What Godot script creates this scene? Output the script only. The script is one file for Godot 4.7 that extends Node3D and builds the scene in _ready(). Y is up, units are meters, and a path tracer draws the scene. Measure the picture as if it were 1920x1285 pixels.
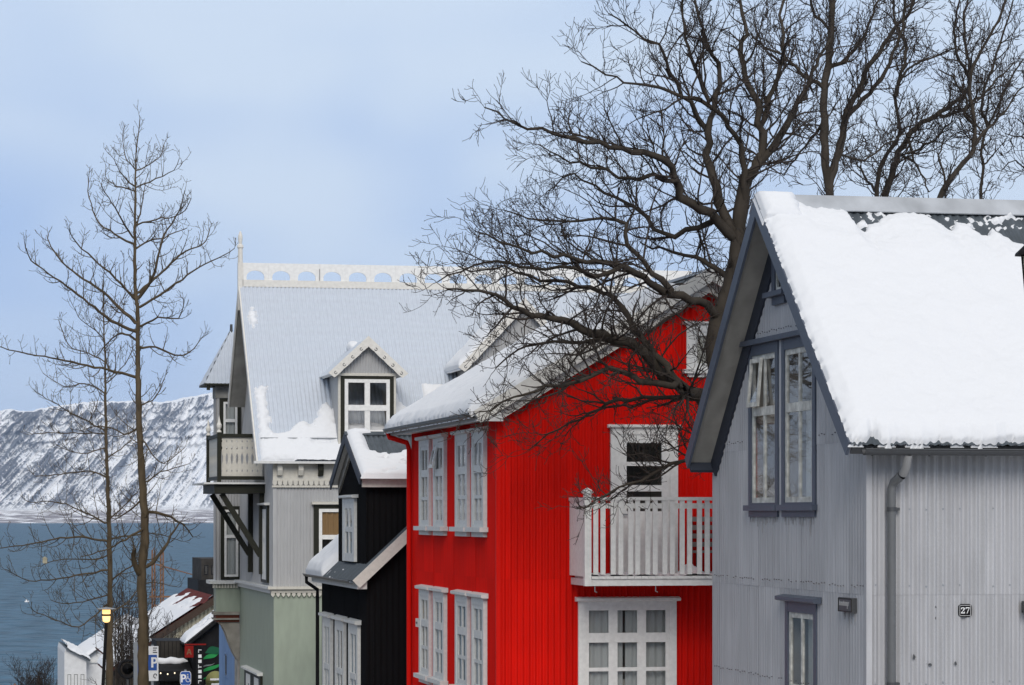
extends Node3D
# A street of old corrugated-iron houses above a winter bay. x runs to the right of the street, -z down the street, y up; y = 0 is the photographer's eye.

const GNARLED := [
	[0.148, 0.085, 10.24, 0.47, -35, 10.06, 1.44, -35, 9.97, 2.06, -35, 10.01, 2.51, -35, 10.14, 2.93, -35, 10.24, 3.38, -35, 10.29, 3.79, -35, 10.38, 4.42, -35],
	[0.115, 0.01, 10.05, 1.4, -35, 9.83, 1.47, -34.83, 9.57, 1.57, -34.66, 9.31, 1.67, -34.49, 8.96, 1.93, -34.31, 8.68, 2.15, -34.14, 8.33, 2.2, -33.97, 8.06, 2.28, -33.8, 7.67, 2.39, -33.63, 7.38, 2.43, -33.46, 7, 2.49, -33.29, 6.76, 2.59, -33.11, 6.5, 2.71, -32.94, 6.25, 2.72, -32.77, 5.98, 2.69, -32.6],
	[0.056, 0.009, 9.32, 1.54, -34, 9.09, 1.87, -34.15, 8.93, 2.08, -34.3, 8.67, 2.49, -34.45, 8.5, 2.77, -34.6, 8.33, 2.91, -34.75, 7.94, 2.99, -34.9, 7.56, 3.06, -35.05, 7.24, 3.2, -35.2, 6.95, 3.14, -35.35, 6.67, 3.22, -35.5],
	[0.049, 0.008, 9.12, 1.63, -34, 8.79, 1.64, -33.9, 8.58, 1.75, -33.8, 8.27, 1.84, -33.7, 8.01, 1.74, -33.6, 7.64, 1.62, -33.5, 7.27, 1.56, -33.4, 6.87, 1.39, -33.3, 6.49, 1.26, -33.2],
	[0.039, 0.008, 9.44, 1.52, -34.2, 9.07, 1.51, -34.37, 8.71, 1.49, -34.54, 8.39, 1.44, -34.71, 8.32, 1.32, -34.89, 8.03, 1.21, -35.06, 7.74, 1.02, -35.23, 7.58, 0.86, -35.4],
	[0.039, 0.008, 8.56, 2.15, -34, 8.2, 2.2, -34.03, 7.92, 2.15, -34.07, 7.62, 2.14, -34.1, 7.42, 2.18, -34.13, 7.16, 2.05, -34.17, 6.9, 1.85, -34.2],
	[0.072, 0.009, 10.02, 2.56, -35, 9.77, 2.72, -34.82, 9.49, 2.79, -34.64, 9.03, 2.94, -34.47, 8.68, 3.12, -34.29, 8.27, 3.18, -34.11, 7.93, 3.19, -33.93, 7.53, 3.23, -33.76, 7, 3.3, -33.58, 6.48, 3.46, -33.4],
	[0.045, 0.008, 9.24, 2.87, -34.5, 8.97, 3.19, -34.66, 8.73, 3.54, -34.81, 8.78, 3.79, -34.97, 8.48, 3.87, -35.13, 7.87, 3.81, -35.29, 7.54, 3.89, -35.44, 7.29, 3.97, -35.6],
	[0.033, 0.008, 8.46, 3.12, -34, 8.17, 3.02, -34.1, 7.78, 3.13, -34.2, 7.39, 3.09, -34.3, 6.84, 3.18, -34.4, 6.48, 3.06, -34.5, 6.23, 2.94, -34.6],
	[0.078, 0.008, 10.24, 3.59, -35, 9.83, 3.94, -34.9, 9.45, 4.06, -34.8, 9.35, 4.3, -34.7, 9.23, 4.56, -34.6, 8.96, 4.6, -34.5, 8.51, 4.64, -34.4, 8.14, 4.72, -34.3, 7.56, 4.82, -34.2, 7.11, 4.88, -34.1, 6.71, 5.06, -34],
	[0.08, 0.014, 10.25, 3.66, -35, 10.05, 4.03, -35.08, 9.98, 4.37, -35.15, 9.92, 4.65, -35.23, 9.97, 5.07, -35.3, 10.06, 5.42, -35.38, 10.16, 5.76, -35.45, 9.99, 6.28, -35.52, 9.84, 6.87, -35.6],
	[0.056, 0.008, 10.31, 3.83, -35, 10.34, 4.55, -34.9, 10.18, 4.86, -34.8, 9.97, 5.16, -34.7, 9.62, 5.31, -34.6, 9.2, 5.39, -34.5, 8.87, 5.46, -34.4, 8.54, 5.5, -34.3, 7.99, 5.7, -34.2],
	[0.04, 0.008, 9.99, 5.02, -35.4, 9.66, 5.4, -35.24, 9.36, 5.75, -35.08, 9.25, 6.05, -34.92, 8.8, 6.21, -34.76, 8.44, 6.39, -34.6],
	[0.069, 0.02, 10.38, 4.35, -35, 10.64, 4.74, -35.2, 10.64, 5.44, -35.4, 10.48, 6.04, -35.6, 10.62, 6.52, -35.8, 10.57, 6.97, -36],
	[0.069, 0.014, 10.38, 4.39, -35, 10.87, 4.89, -35.3, 11.15, 5.25, -35.6, 11.43, 5.62, -35.9, 11.71, 6.04, -36.2, 12.04, 6.6, -36.5],
	[0.041, 0.017, 10.74, 5.14, -35.6, 10.99, 5.67, -35.83, 11.21, 6.28, -36.05, 11.24, 6.83, -36.27, 11.39, 7.16, -36.5],
	[0.046, 0.008, 10.02, 3.86, -35, 9.66, 3.74, -35.23, 9.36, 3.68, -35.47, 8.99, 4.12, -35.7, 8.68, 4.28, -35.93, 8.34, 4.51, -36.17, 8.14, 4.39, -36.4],
	[0.034, 0.008, 9.34, 4.28, -34.6, 9.04, 4.36, -34.8, 8.74, 4.35, -35, 8.36, 4.53, -35.2, 7.99, 4.62, -35.4, 7.75, 4.84, -35.6],
	[0.035, 0.014, 10.02, 5.45, -35.5, 9.87, 5.97, -35.73, 9.82, 6.44, -35.97, 9.85, 6.98, -36.2],
	[0.046, 0.01, 10.13, 3.1, -35, 9.95, 3.26, -35.25, 9.8, 3.42, -35.5, 9.51, 3.5, -35.75, 9.21, 3.63, -36],
	[0.044, 0.008, 10.55, 0.74, -34.6, 9.95, 0.93, -34.5, 9.57, 0.8, -34.4, 9.19, 0.64, -34.3, 8.82, 0.49, -34.2, 8.48, 0.35, -34.1, 8.15, 0.19, -34, 7.86, 0.09, -33.9],
	[0.014, 0.007, 9.17, 0.61, -34.5, 8.98, 0.8, -34.43, 9.31, 0.9, -34.37, 9.47, 1.03, -34.3],
]
const TALL_FORK := [
	[0.099, 0.054, 15.35, 3.24, -46.8, 15.36, 5.11, -46.8, 15.38, 5.71, -46.8, 15.31, 6.23, -46.8, 15.29, 6.88, -46.8, 15.29, 7.53, -46.8, 15.35, 7.81, -46.8, 15.41, 8.47, -46.8, 15.43, 9.21, -46.8],
	[0.082, 0.023, 15.4, 5.9, -46.8, 15.61, 6.48, -46.88, 15.71, 7.01, -46.97, 15.91, 7.35, -47.05, 16.28, 7.99, -47.13, 16.61, 8.48, -47.22, 16.98, 8.89, -47.3, 17.21, 9.39, -47.38],
	[0.054, 0.018, 15.73, 6.97, -47.03, 16, 7.29, -46.89, 16.2, 7.5, -46.75, 16.46, 8.01, -46.61, 16.59, 8.5, -46.47, 16.64, 9.17, -46.33],
	[0.045, 0.013, 15.29, 7.48, -46.8, 14.86, 7.68, -46.68, 14.53, 7.93, -46.57, 14.16, 8.07, -46.45, 13.84, 8.24, -46.33],
	[0.036, 0.011, 15.29, 6.92, -46.8, 15.17, 6.65, -47.19, 15, 6.32, -47.58, 14.92, 6.08, -47.97],
	[0.046, 0.014, 15.35, 7.81, -46.8, 15.82, 8.06, -47.09, 16.22, 8.5, -47.38, 16.52, 9.04, -47.68, 16.72, 9.48, -47.97],
	[0.036, 0.018, 15.41, 8.47, -46.8, 15.04, 8.68, -46.51, 14.81, 9.08, -46.22],
	[0.027, 0.011, 15.64, 6.37, -47.15, 16.23, 6.33, -47.42, 16.73, 6.66, -47.7, 17.23, 6.9, -47.97],
]
const TWIN := [
	[0.075, 0.014, 17.02, 3.42, -49.14, 17.02, 5.38, -49.08, 17.04, 5.98, -49.02, 17.07, 6.44, -48.96, 17.23, 6.68, -48.91, 17.41, 7.04, -48.85, 17.33, 7.5, -48.79, 17.29, 7.79, -48.73, 17.48, 8.17, -48.67, 17.87, 8.37, -48.61, 18.36, 8.57, -48.55],
	[0.077, 0.019, 17.3, 5.42, -49.49, 17.44, 6.13, -49.59, 17.64, 6.65, -49.7, 17.99, 7.22, -49.8, 18.5, 7.55, -49.9, 19.01, 7.88, -50, 19.27, 8.36, -50.11, 19.18, 9.18, -50.21, 19.29, 10.01, -50.31],
	[0.039, 0.014, 18.48, 7.54, -49.84, 18.89, 7.57, -49.96, 19.47, 7.95, -50.08, 19.84, 8.29, -50.19, 20.2, 8.62, -50.31],
	[0.038, 0.019, 17.29, 7.68, -48.67, 17.53, 8.59, -48.83, 17.38, 9.1, -48.98, 17.34, 9.72, -49.14],
	[0.028, 0.014, 17.73, 7.05, -49.37, 17.85, 6.49, -49.14, 17.92, 6.21, -48.91, 17.91, 5.94, -48.67],
	[0.029, 0.011, 17.02, 5.99, -49.14, 16.91, 6.53, -49.73, 17.01, 6.81, -50.31],
	[0.028, 0.011, 17.54, 6.67, -49.14, 17.92, 6.83, -48.75, 18.13, 7.08, -48.36, 18.14, 7.41, -47.97],
]
const LEANING := [
	[0.074, 0.019, 17.73, 3.35, -47.97, 17.8, 5.29, -48.02, 17.95, 5.89, -48.06, 18.29, 6.35, -48.11, 18.57, 6.64, -48.16, 18.62, 7.12, -48.2, 18.55, 7.71, -48.25, 18.59, 8.15, -48.3, 18.9, 8.66, -48.34, 19.23, 9.26, -48.39, 19.35, 9.66, -48.44],
	[0.037, 0.014, 18.6, 6.73, -48.2, 18.93, 7.06, -48.44, 19.34, 7.4, -48.67, 19.69, 7.79, -48.91, 20, 8.03, -49.14],
	[0.028, 0.011, 17.95, 5.91, -47.97, 18, 6.28, -48.2, 18.01, 6.6, -48.44, 18.2, 6.93, -48.67],
	[0.037, 0.014, 18.58, 7.96, -48.32, 18.27, 8.29, -48.05, 18.07, 8.72, -47.77, 18.06, 9.25, -47.5],
	[0.037, 0.013, 18.62, 7.12, -48.2, 18.52, 7.34, -48.44, 18.66, 7.62, -48.67, 18.49, 8.05, -48.91, 18.27, 8.27, -49.14],
]
const SLENDER := [
	[0.049, 0.015, 20.04, 3.61, -51.48, 20.01, 5.69, -51.48, 20.01, 6.33, -51.48, 20.07, 6.83, -51.48, 20.01, 7.09, -51.48, 20.15, 7.56, -51.48, 20.4, 8.08, -51.48, 20.67, 8.61, -51.48, 20.89, 8.93, -51.48],
	[0.022, 0.01, 20.05, 6.83, -51.48, 20.4, 7.08, -51.77, 20.55, 7.39, -52.06],
	[0.034, 0.015, 20.15, 7.56, -51.48, 19.96, 8.05, -51.33, 20.12, 8.65, -51.19, 20.28, 9.36, -51.04, 20.44, 9.95, -50.9],
	[0.03, 0.01, 21.67, 5.72, -51.48, 21.34, 6.65, -51.48, 20.95, 6.75, -51.48, 20.73, 6.95, -51.48, 20.45, 6.75, -51.48],
	[0.03, 0.01, 21.34, 6.65, -51.48, 21.06, 7.27, -51.48, 20.79, 7.42, -51.48, 20.51, 7.46, -51.48],
]
const STREET_TREE := [
	[0.133, 0.009, 4.43, -4.11, -60, 4.43, -3.6, -60, 4.43, -2.41, -60, 4.39, -1.27, -60, 4.47, -0.36, -60, 4.43, 0.43, -60, 4.36, 1.57, -60, 4.32, 3.04, -60, 4.32, 4.18, -60, 4.27, 4.75, -60, 4.25, 5.88, -60, 4.26, 7.02, -60, 4.29, 7.81, -60, 4.36, 8.47, -60],
	[0.04, 0.009, 4.28, 3.93, -60, 3.74, 4.14, -59.7, 3.24, 4.5, -59.4, 2.6, 4.91, -59.1, 2.02, 5.31, -58.8, 1.89, 5.66, -58.5],
	[0.041, 0.009, 4.26, 4.12, -60, 3.54, 4.83, -60.38, 2.87, 5.35, -60.75, 2.52, 5.83, -61.12, 2.49, 6.11, -61.5],
	[0.034, 0.009, 4.26, 4.62, -60, 3.74, 5.11, -59.6, 2.99, 5.7, -59.2, 2.81, 6, -58.8],
	[0.026, 0.008, 4.22, 5.8, -60, 3.88, 6.01, -60.25, 3.54, 6.28, -60.5, 3.34, 6.81, -60.75, 3.32, 7.31, -61],
	[0.024, 0.008, 4.2, 5.95, -60, 3.83, 6.43, -59.5, 3.49, 6.91, -59],
	[0.018, 0.007, 4.26, 6.92, -60, 3.79, 7.12, -60.4, 3.67, 7.37, -60.8],
	[0.018, 0.007, 4.26, 7.02, -60, 3.93, 7.25, -59.7, 3.78, 7.5, -59.4],
	[0.015, 0.007, 4.26, 7.38, -60, 4.05, 7.68, -60.25, 4.02, 8.21, -60.5],
	[0.018, 0.007, 4.28, 7, -60, 4.72, 7.17, -59.73, 4.99, 7.29, -59.47, 5.13, 7.55, -59.2],
	[0.016, 0.007, 4.28, 7.36, -60, 4.57, 7.52, -60.27, 4.83, 7.74, -60.53, 4.95, 8.08, -60.8],
	[0.04, 0.009, 4.35, 4.67, -60, 4.62, 5.09, -59.75, 4.81, 5.87, -59.5, 5.12, 6.43, -59.25, 5.23, 6.85, -59],
	[0.035, 0.009, 4.35, 4.77, -60, 4.82, 5.2, -60.35, 5.35, 5.7, -60.7, 5.83, 5.93, -61.05, 5.99, 6.33, -61.4],
	[0.034, 0.008, 4.37, 4.46, -60, 4.91, 4.8, -59.65, 5.42, 5.17, -59.3, 5.88, 5.4, -58.95, 6.23, 5.61, -58.6],
	[0.024, 0.008, 4.28, 5.7, -60, 4.58, 5.89, -60.33, 4.9, 6, -60.67, 5.45, 6.26, -61],
	[0.022, 0.008, 4.3, 6.2, -60, 4.72, 6.32, -59.67, 5.13, 6.34, -59.33, 5.36, 6.68, -59],
	[0.02, 0.007, 4.3, 6.22, -60, 4.4, 6.6, -60.3, 4.54, 7.26, -60.6],
	[0.03, 0.008, 4.37, 4.04, -60, 4.72, 4.21, -59.67, 5.13, 4.19, -59.33, 5.2, 4.56, -59],
	[0.03, 0.008, 4.41, 3.58, -60, 4.76, 3.6, -60.2, 5.16, 3.44, -60.4, 5.49, 3.55, -60.6, 5.75, 3.86, -60.8],
	[0.034, 0.008, 4.26, 2.96, -60, 3.35, 3.15, -59.6, 2.37, 3.32, -59.2, 1.4, 3.48, -58.8, 1.18, 3.5, -58.4],
	[0.03, 0.008, 4.32, 3.73, -60, 4.03, 3.92, -60.5, 3.78, 3.78, -61, 3.52, 3.46, -61.5],
	[0.025, 0.008, 4.36, 1.91, -60, 4.08, 1.75, -60.33, 3.7, 1.93, -60.67, 3.27, 1.88, -61],
	[0.02, 0.007, 4.54, 0.74, -60, 4.78, 0.93, -59.87, 5.11, 1.02, -59.73, 5.36, 1.11, -59.6],
	[0.04, 0.012, 4.52, 0.09, -60, 4.96, 0.03, -60.1, 5.15, -0.11, -60.2, 5.33, -0.2, -60.3, 5.52, -0.45, -60.4],
	[0.05, 0.017, 4.5, -1.08, -60, 4.78, -0.82, -59.87, 4.99, -0.44, -59.73, 5.16, -0.15, -59.6],
	[0.08, 0.046, 4.38, -1.27, -60, 4.24, -1.06, -59.87, 4.18, -0.81, -59.73, 4.22, -0.7, -59.6],
	[0.02, 0.007, 4.38, 2.36, -60, 4.7, 2.55, -60.3, 4.95, 3.02, -60.6],
	[0.02, 0.007, 4.36, 1.68, -60, 4.6, 1.34, -59.8, 4.81, 1.11, -59.6, 5.25, 1.44, -59.4],
	[0.03, 0.008, 4.45, -0.25, -60, 4.08, -0.47, -59.6, 3.61, -0.69, -59.2, 3.04, -0.85, -58.8],
	[0.03, 0.009, 4.43, 0.43, -60, 4.15, 0.09, -60.5, 3.89, -0.08, -61],
]
const STREET_TREE_FAR := [
	[0.098, 0.01, 4.23, -4.65, -68, 4.21, -2.98, -68, 4.23, -1.7, -68, 4.19, 0.23, -68, 4.15, 1.26, -68, 4.12, 2.67, -68, 4.11, 3.7, -68, 4.07, 4.72, -68, 4.05, 5.62, -68],
	[0.024, 0.008, 4.14, 0.93, -68, 3.7, 1.09, -68.33, 3.09, 1.01, -68.67, 2.48, 0.97, -69],
	[0.023, 0.008, 4.1, 2.06, -68, 3.37, 2.42, -67.67, 2.85, 2.7, -67.33, 2.49, 2.9, -67],
	[0.02, 0.008, 4.11, 1.97, -68, 3.29, 2.01, -68.5, 2.48, 2.01, -69],
	[0.029, 0.009, 4.12, -0.59, -68, 3.26, -0.5, -67.65, 2.41, -0.65, -67.3, 1.6, -0.74, -66.95, 1.34, -0.77, -66.6],
	[0.026, 0.008, 4.1, -0.17, -68, 3.6, 0.1, -68.4, 3.09, 0.32, -68.8, 2.37, 0.34, -69.2],
	[0.027, 0.008, 4.19, -1.3, -68, 3.38, -1.43, -67.75, 2.63, -1.54, -67.5, 2.13, -1.49, -67.25, 1.76, -1.27, -67],
	[0.021, 0.009, 4.21, -0.08, -68, 4.67, 0.37, -67.7, 4.88, 0.66, -67.4],
	[0.024, 0.008, 4.2, -0.54, -68, 4.68, -0.48, -68.33, 5.35, -0.42, -68.67, 6.03, -0.62, -69],
	[0.021, 0.008, 4.21, -1.57, -68, 4.76, -1.18, -67.67, 5.25, -1.05, -67.33, 5.6, -1.42, -67],
	[0.02, 0.008, 4.21, -1.89, -68, 3.65, -2.06, -68.2, 3.15, -2.11, -68.4, 2.84, -2.03, -68.6],
	[0.021, 0.008, 4.23, -2.08, -68, 3.5, -2.64, -67.75, 2.98, -2.5, -67.5, 2.48, -2.3, -67.25, 2.32, -2.17, -67],
	[0.02, 0.008, 4.12, 2.93, -68, 3.66, 3.2, -68.33, 3.17, 3.14, -68.67, 2.67, 3.48, -69],
	[0.018, 0.008, 4.12, 3.19, -68, 4.51, 3.56, -67.75, 4.75, 4.06, -67.5],
	[0.018, 0.008, 4.11, 3.7, -68, 3.65, 3.96, -68.27, 3.29, 4.11, -68.53, 3.04, 4.76, -68.8],
	[0.015, 0.006, 4.1, 4.21, -68, 3.75, 4.57, -67.73, 3.49, 4.68, -67.47, 3.22, 5.16, -67.2],
	[0.015, 0.007, 4.09, 4.6, -68, 4.37, 4.89, -68.4, 4.65, 5.44, -68.8],
	[0.018, 0.008, 4.15, 1.39, -68, 4.69, 1.78, -68.4, 5, 2.32, -68.8],
	[0.018, 0.008, 4.15, 1.64, -68, 3.5, 1.51, -67.7, 2.92, 1.69, -67.4],
	[0.02, 0.008, 4.2, -0.93, -68, 3.79, -1.06, -68.33, 3.17, -1.03, -68.67, 2.67, -1.19, -69],
	[0.022, 0.008, 4.23, -2.34, -68, 4.68, -2.09, -68.33, 5.09, -1.65, -68.67, 5.9, -1.73, -69],
]

var rng := RandomNumberGenerator.new()
var noise := FastNoiseLite.new()
var org := Vector3.ZERO
var M := {}
var used := {}
var tones := {}

class MB:
	var v := PackedVector3Array()
	var n := PackedVector3Array()
	var c := PackedColorArray()
	var idx := PackedInt32Array()
	func quad(p: Vector3, q: Vector3, r: Vector3, s: Vector3) -> void:      # counter-clockwise seen from the front
		var m := (q - p).cross(r - p)
		if m.length_squared() < 1e-14:
			m = (r - p).cross(s - p)
		m = m.normalized()
		var b := v.size()
		v.append_array([p, q, r, s])
		n.append_array([m, m, m, m])
		idx.append_array([b, b + 2, b + 1, b, b + 3, b + 2])
	func tri(p: Vector3, q: Vector3, r: Vector3) -> void:
		var m := (q - p).cross(r - p).normalized()
		var b := v.size()
		v.append_array([p, q, r])
		n.append_array([m, m, m])
		idx.append_array([b, b + 2, b + 1])
	func box(t: Transform3D, a: Vector3, b: Vector3) -> void:
		var p := []
		for i in 8:
			p.append(t * Vector3(b.x if i & 1 else a.x, b.y if i & 2 else a.y, b.z if i & 4 else a.z))
		quad(p[4], p[5], p[7], p[6])
		quad(p[1], p[0], p[2], p[3])
		quad(p[5], p[1], p[3], p[7])
		quad(p[0], p[4], p[6], p[2])
		quad(p[6], p[7], p[3], p[2])
		quad(p[0], p[1], p[5], p[4])
	func prism(t: Transform3D, poly: PackedVector2Array, n0: float, n1: float) -> void:
		var pl := poly
		if Geometry2D.is_polygon_clockwise(pl):
			pl.reverse()
		var ix := Geometry2D.triangulate_polygon(pl)
		for k in range(0, ix.size(), 3):
			var a := pl[ix[k]]
			var b := pl[ix[k + 1]]
			var d := pl[ix[k + 2]]
			if (b - a).cross(d - a) < 0:
				var w := b
				b = d
				d = w
			tri(t * Vector3(a.x, a.y, n1), t * Vector3(b.x, b.y, n1), t * Vector3(d.x, d.y, n1))
			tri(t * Vector3(a.x, a.y, n0), t * Vector3(d.x, d.y, n0), t * Vector3(b.x, b.y, n0))
		for i in pl.size():
			var a := pl[i]
			var b := pl[(i + 1) % pl.size()]
			quad(t * Vector3(a.x, a.y, n0), t * Vector3(b.x, b.y, n0), t * Vector3(b.x, b.y, n1), t * Vector3(a.x, a.y, n1))
	func tube(pts: PackedVector3Array, rad: PackedFloat32Array, sides: int) -> void:
		var np := pts.size()
		var b := v.size()
		var ref := Vector3(0.31, 0.2, 0.93)
		var d0 := (pts[1] - pts[0]).normalized()
		if absf(d0.dot(ref)) > 0.9:
			ref = Vector3(0.9, 0.3, -0.2)
		for i in np:
			var d := (pts[mini(i + 1, np - 1)] - pts[maxi(i - 1, 0)]).normalized()
			var e := d.cross(ref).normalized()
			var f := d.cross(e)
			ref = -f if f.dot(ref) < 0 else f
			for k in sides:
				var an := TAU * k / sides
				var m := e * cos(an) + f * sin(an)
				v.append(pts[i] + m * rad[i])
				n.append(m)
		for i in np - 1:
			for k in sides:
				var k2 := (k + 1) % sides
				var p := b + i * sides + k
				var q := b + i * sides + k2
				idx.append_array([p, p + sides, q, q, p + sides, q + sides])
		var t := v.size()
		v.append(pts[np - 1])
		n.append((pts[np - 1] - pts[np - 2]).normalized())
		for k in sides:
			idx.append_array([t - sides + k, t, t - sides + (k + 1) % sides])
	func cyl(p: Vector3, q: Vector3, r0: float, r1: float, sides: int = 10) -> void:
		tube(PackedVector3Array([p, p.lerp(q, 0.001), p.lerp(q, 0.999), q]), PackedFloat32Array([r0 * 0.02, r0, r1, r1 * 0.02]), sides)
	func lathe(t: Transform3D, prof: PackedVector2Array, sides: int = 14) -> void:   # prof: (radius, height)
		for i in prof.size() - 1:
			for k in sides:
				var a := TAU * k / sides
				var b := TAU * (k + 1) / sides
				var p := prof[i]
				var q := prof[i + 1]
				quad(t * Vector3(cos(b) * p.x, p.y, sin(b) * p.x), t * Vector3(cos(a) * p.x, p.y, sin(a) * p.x), t * Vector3(cos(a) * q.x, q.y, sin(a) * q.x), t * Vector3(cos(b) * q.x, q.y, sin(b) * q.x))

func lin(r: float, g: float, b: float) -> Color:
	return Color(r, g, b).linear_to_srgb()

func put(mb: MB, called: String, mat: Material, parent: Node, kind := "") -> MeshInstance3D:
	var vv := mb.v
	for i in vv.size():
		vv[i] -= org
	var a := []
	a.resize(Mesh.ARRAY_MAX)
	a[Mesh.ARRAY_VERTEX] = vv
	a[Mesh.ARRAY_NORMAL] = mb.n
	if mb.c.size() == vv.size():
		a[Mesh.ARRAY_COLOR] = mb.c
	a[Mesh.ARRAY_INDEX] = mb.idx
	var me := ArrayMesh.new()
	me.add_surface_from_arrays(Mesh.PRIMITIVE_TRIANGLES, a)
	me.surface_set_material(0, mat)
	var o := MeshInstance3D.new()
	o.mesh = me
	o.name = called
	o.cast_shadow = GeometryInstance3D.SHADOW_CASTING_SETTING_ON
	parent.add_child(o, true)
	if kind:
		o.set_meta("kind", kind)
	return o

func thing(called: String, label: String, category: String, at: Vector3, group := "") -> Node3D:
	var o := Node3D.new()
	var k: int = used.get(called, 0)
	used[called] = k + 1
	o.name = called if k == 0 else "%s_%03d" % [called, k]
	add_child(o)
	o.position = at
	org = at
	o.set_meta("label", label)
	o.set_meta("category", category)
	if group:
		o.set_meta("group", group)
	return o

func structure(mb: MB, called: String, mat: Material) -> MeshInstance3D:
	org = Vector3.ZERO
	return put(mb, called, mat, self, "structure")

# wall frames: u, v, n = along the wall, up, out of the wall
func street_wall(x: float) -> Transform3D:      # faces the street (-x); u is world z
	return Transform3D(Basis(Vector3(0, 0, 1), Vector3(0, 1, 0), Vector3(-1, 0, 0)), Vector3(x, 0, 0))
func front_wall(z: float) -> Transform3D:       # faces up the street (+z); u is world x
	return Transform3D(Basis.IDENTITY, Vector3(0, 0, z))
func slope(eave: Vector3, run: Vector3, along: Vector3) -> Transform3D:   # a roof plane: u along the eave, v up the slope, n out of it
	var w := run.normalized()
	return Transform3D(Basis(along, w, along.cross(w)), eave)

func rect(a: float, b: float, c: float, d: float) -> PackedVector2Array:
	return PackedVector2Array([Vector2(a, c), Vector2(b, c), Vector2(b, d), Vector2(a, d)])

func spans(loops: Array, u: float) -> PackedFloat32Array:
	var r := PackedFloat32Array()
	for l: PackedVector2Array in loops:
		for i in l.size():
			var a := l[i]
			var b := l[(i + 1) % l.size()]
			if (a.x <= u) != (b.x <= u):
				r.append(a.y + (b.y - a.y) * (u - a.x) / (b.x - a.x))
	r.sort()
	return r

func corrugate(mb: MB, t: Transform3D, loops: Array, pitch: float, amp: float, n0 := 0.0, sub := 8) -> void:
	var lo := INF
	var hi := -INF
	for p: Vector2 in loops[0]:
		lo = minf(lo, p.x)
		hi = maxf(hi, p.x)
	var st := pitch / sub
	for i in range(floori(lo / st), ceili(hi / st)):
		var a := maxf(i * st, lo)
		var b := minf((i + 1) * st, hi)
		if b - a < 0.0005:
			continue
		var sa := spans(loops, a + 0.0002)
		var sb := spans(loops, b - 0.0002)
		if sa.size() != sb.size():
			sa = spans(loops, (a + b) * 0.5)
			sb = sa
		var ka := TAU * a / pitch
		var kb := TAU * b / pitch
		var na := n0 + amp * cos(ka)
		var nb := n0 + amp * cos(kb)
		var ma := (t.basis * Vector3(amp * TAU / pitch * sin(ka), 0, 1)).normalized()
		var mm := (t.basis * Vector3(amp * TAU / pitch * sin(kb), 0, 1)).normalized()
		for k in range(0, sa.size() - 1, 2):
			var q := mb.v.size()
			mb.v.append_array([t * Vector3(a, sa[k], na), t * Vector3(b, sb[k], nb), t * Vector3(b, sb[k + 1], nb), t * Vector3(a, sa[k + 1], na)])
			mb.n.append_array([ma, mm, mm, ma])
			mb.idx.append_array([q, q + 2, q + 1, q, q + 3, q + 2])

# a wall of corrugated sheets in courses: cuts are the heights of the laps, from the bottom up; each course laps 3 mm over the one below
func clad(house: Node, t: Transform3D, outline: PackedVector2Array, holes: Array, cuts: Array, pitch: float, amp: float, mat: Material, called := "wall_sheet") -> void:
	for k in cuts.size() - 1:
		var band := rect(-300, 300, cuts[k] - (0.04 if k > 0 else 0.0), cuts[k + 1])
		for piece in Geometry2D.intersect_polygons(outline, band):
			var lo := INF
			var hi := -INF
			for p: Vector2 in piece:
				lo = minf(lo, p.x)
				hi = maxf(hi, p.x)
			var wide := pitch * maxi(6, roundi(0.8 / pitch))
			var i := floori(lo / wide)
			while i * wide < hi - 0.001:
				var col := rect(i * wide, (i + 1) * wide, cuts[k] - 1.0, cuts[k + 1] + 1.0)
				for sheet in Geometry2D.intersect_polygons(piece, col):
					var parts := [[sheet]]                    # an opening as wide as the sheet parts it in two
					for h in holes:
						var next := []
						for pp in parts:
							var rest := Geometry2D.clip_polygons(pp[0], h)
							var inner := false
							for q in rest:
								inner = inner or Geometry2D.is_polygon_clockwise(q)
							if inner:
								next.append(pp + [h])
							else:
								for q in rest:
									next.append([q] + pp.slice(1))
						parts = next
					for loops in parts:
						var mb := MB.new()
						corrugate(mb, t, loops, pitch, amp, 0.003 * k + 0.0012 * posmod(i, 2))
						if mb.v.size() > 0:
							put(mb, called, tone(mat, posmod(i * 7 + k * 3, 4)), house)
				i += 1

# sheets of one wall come from different batches of paint
func tone(m: StandardMaterial3D, k: int) -> Material:
	if not tones.has(m):
		var l := [m]
		for s: float in [0.975, 1.02, 0.99]:
			var d: StandardMaterial3D = m.duplicate()
			d.albedo_color = Color(m.albedo_color.r * s, m.albedo_color.g * s, m.albedo_color.b * s)
			d.uv1_offset = Vector3(s * 7.0, s * 3.0, s * 5.0)
			l.append(d)
		tones[m] = l
	return tones[m][k]

# a board along a verge, cut plumb at the ridge (k: rise over run of the slope)
func rake_board(parent: Node, called: String, t: Transform3D, u0: float, u1: float, v0: float, l: float, n0: float, n1: float, k: float, mat: Material) -> void:
	var mb := MB.new()
	mb.prism(Transform3D(Basis(t.basis.y, t.basis.z, t.basis.x), t.origin), PackedVector2Array([Vector2(v0, n0), Vector2(l + n0 * k, n0), Vector2(l + n1 * k, n1), Vector2(v0, n1)]), u0, u1)
	put(mb, called, mat, parent)

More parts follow.
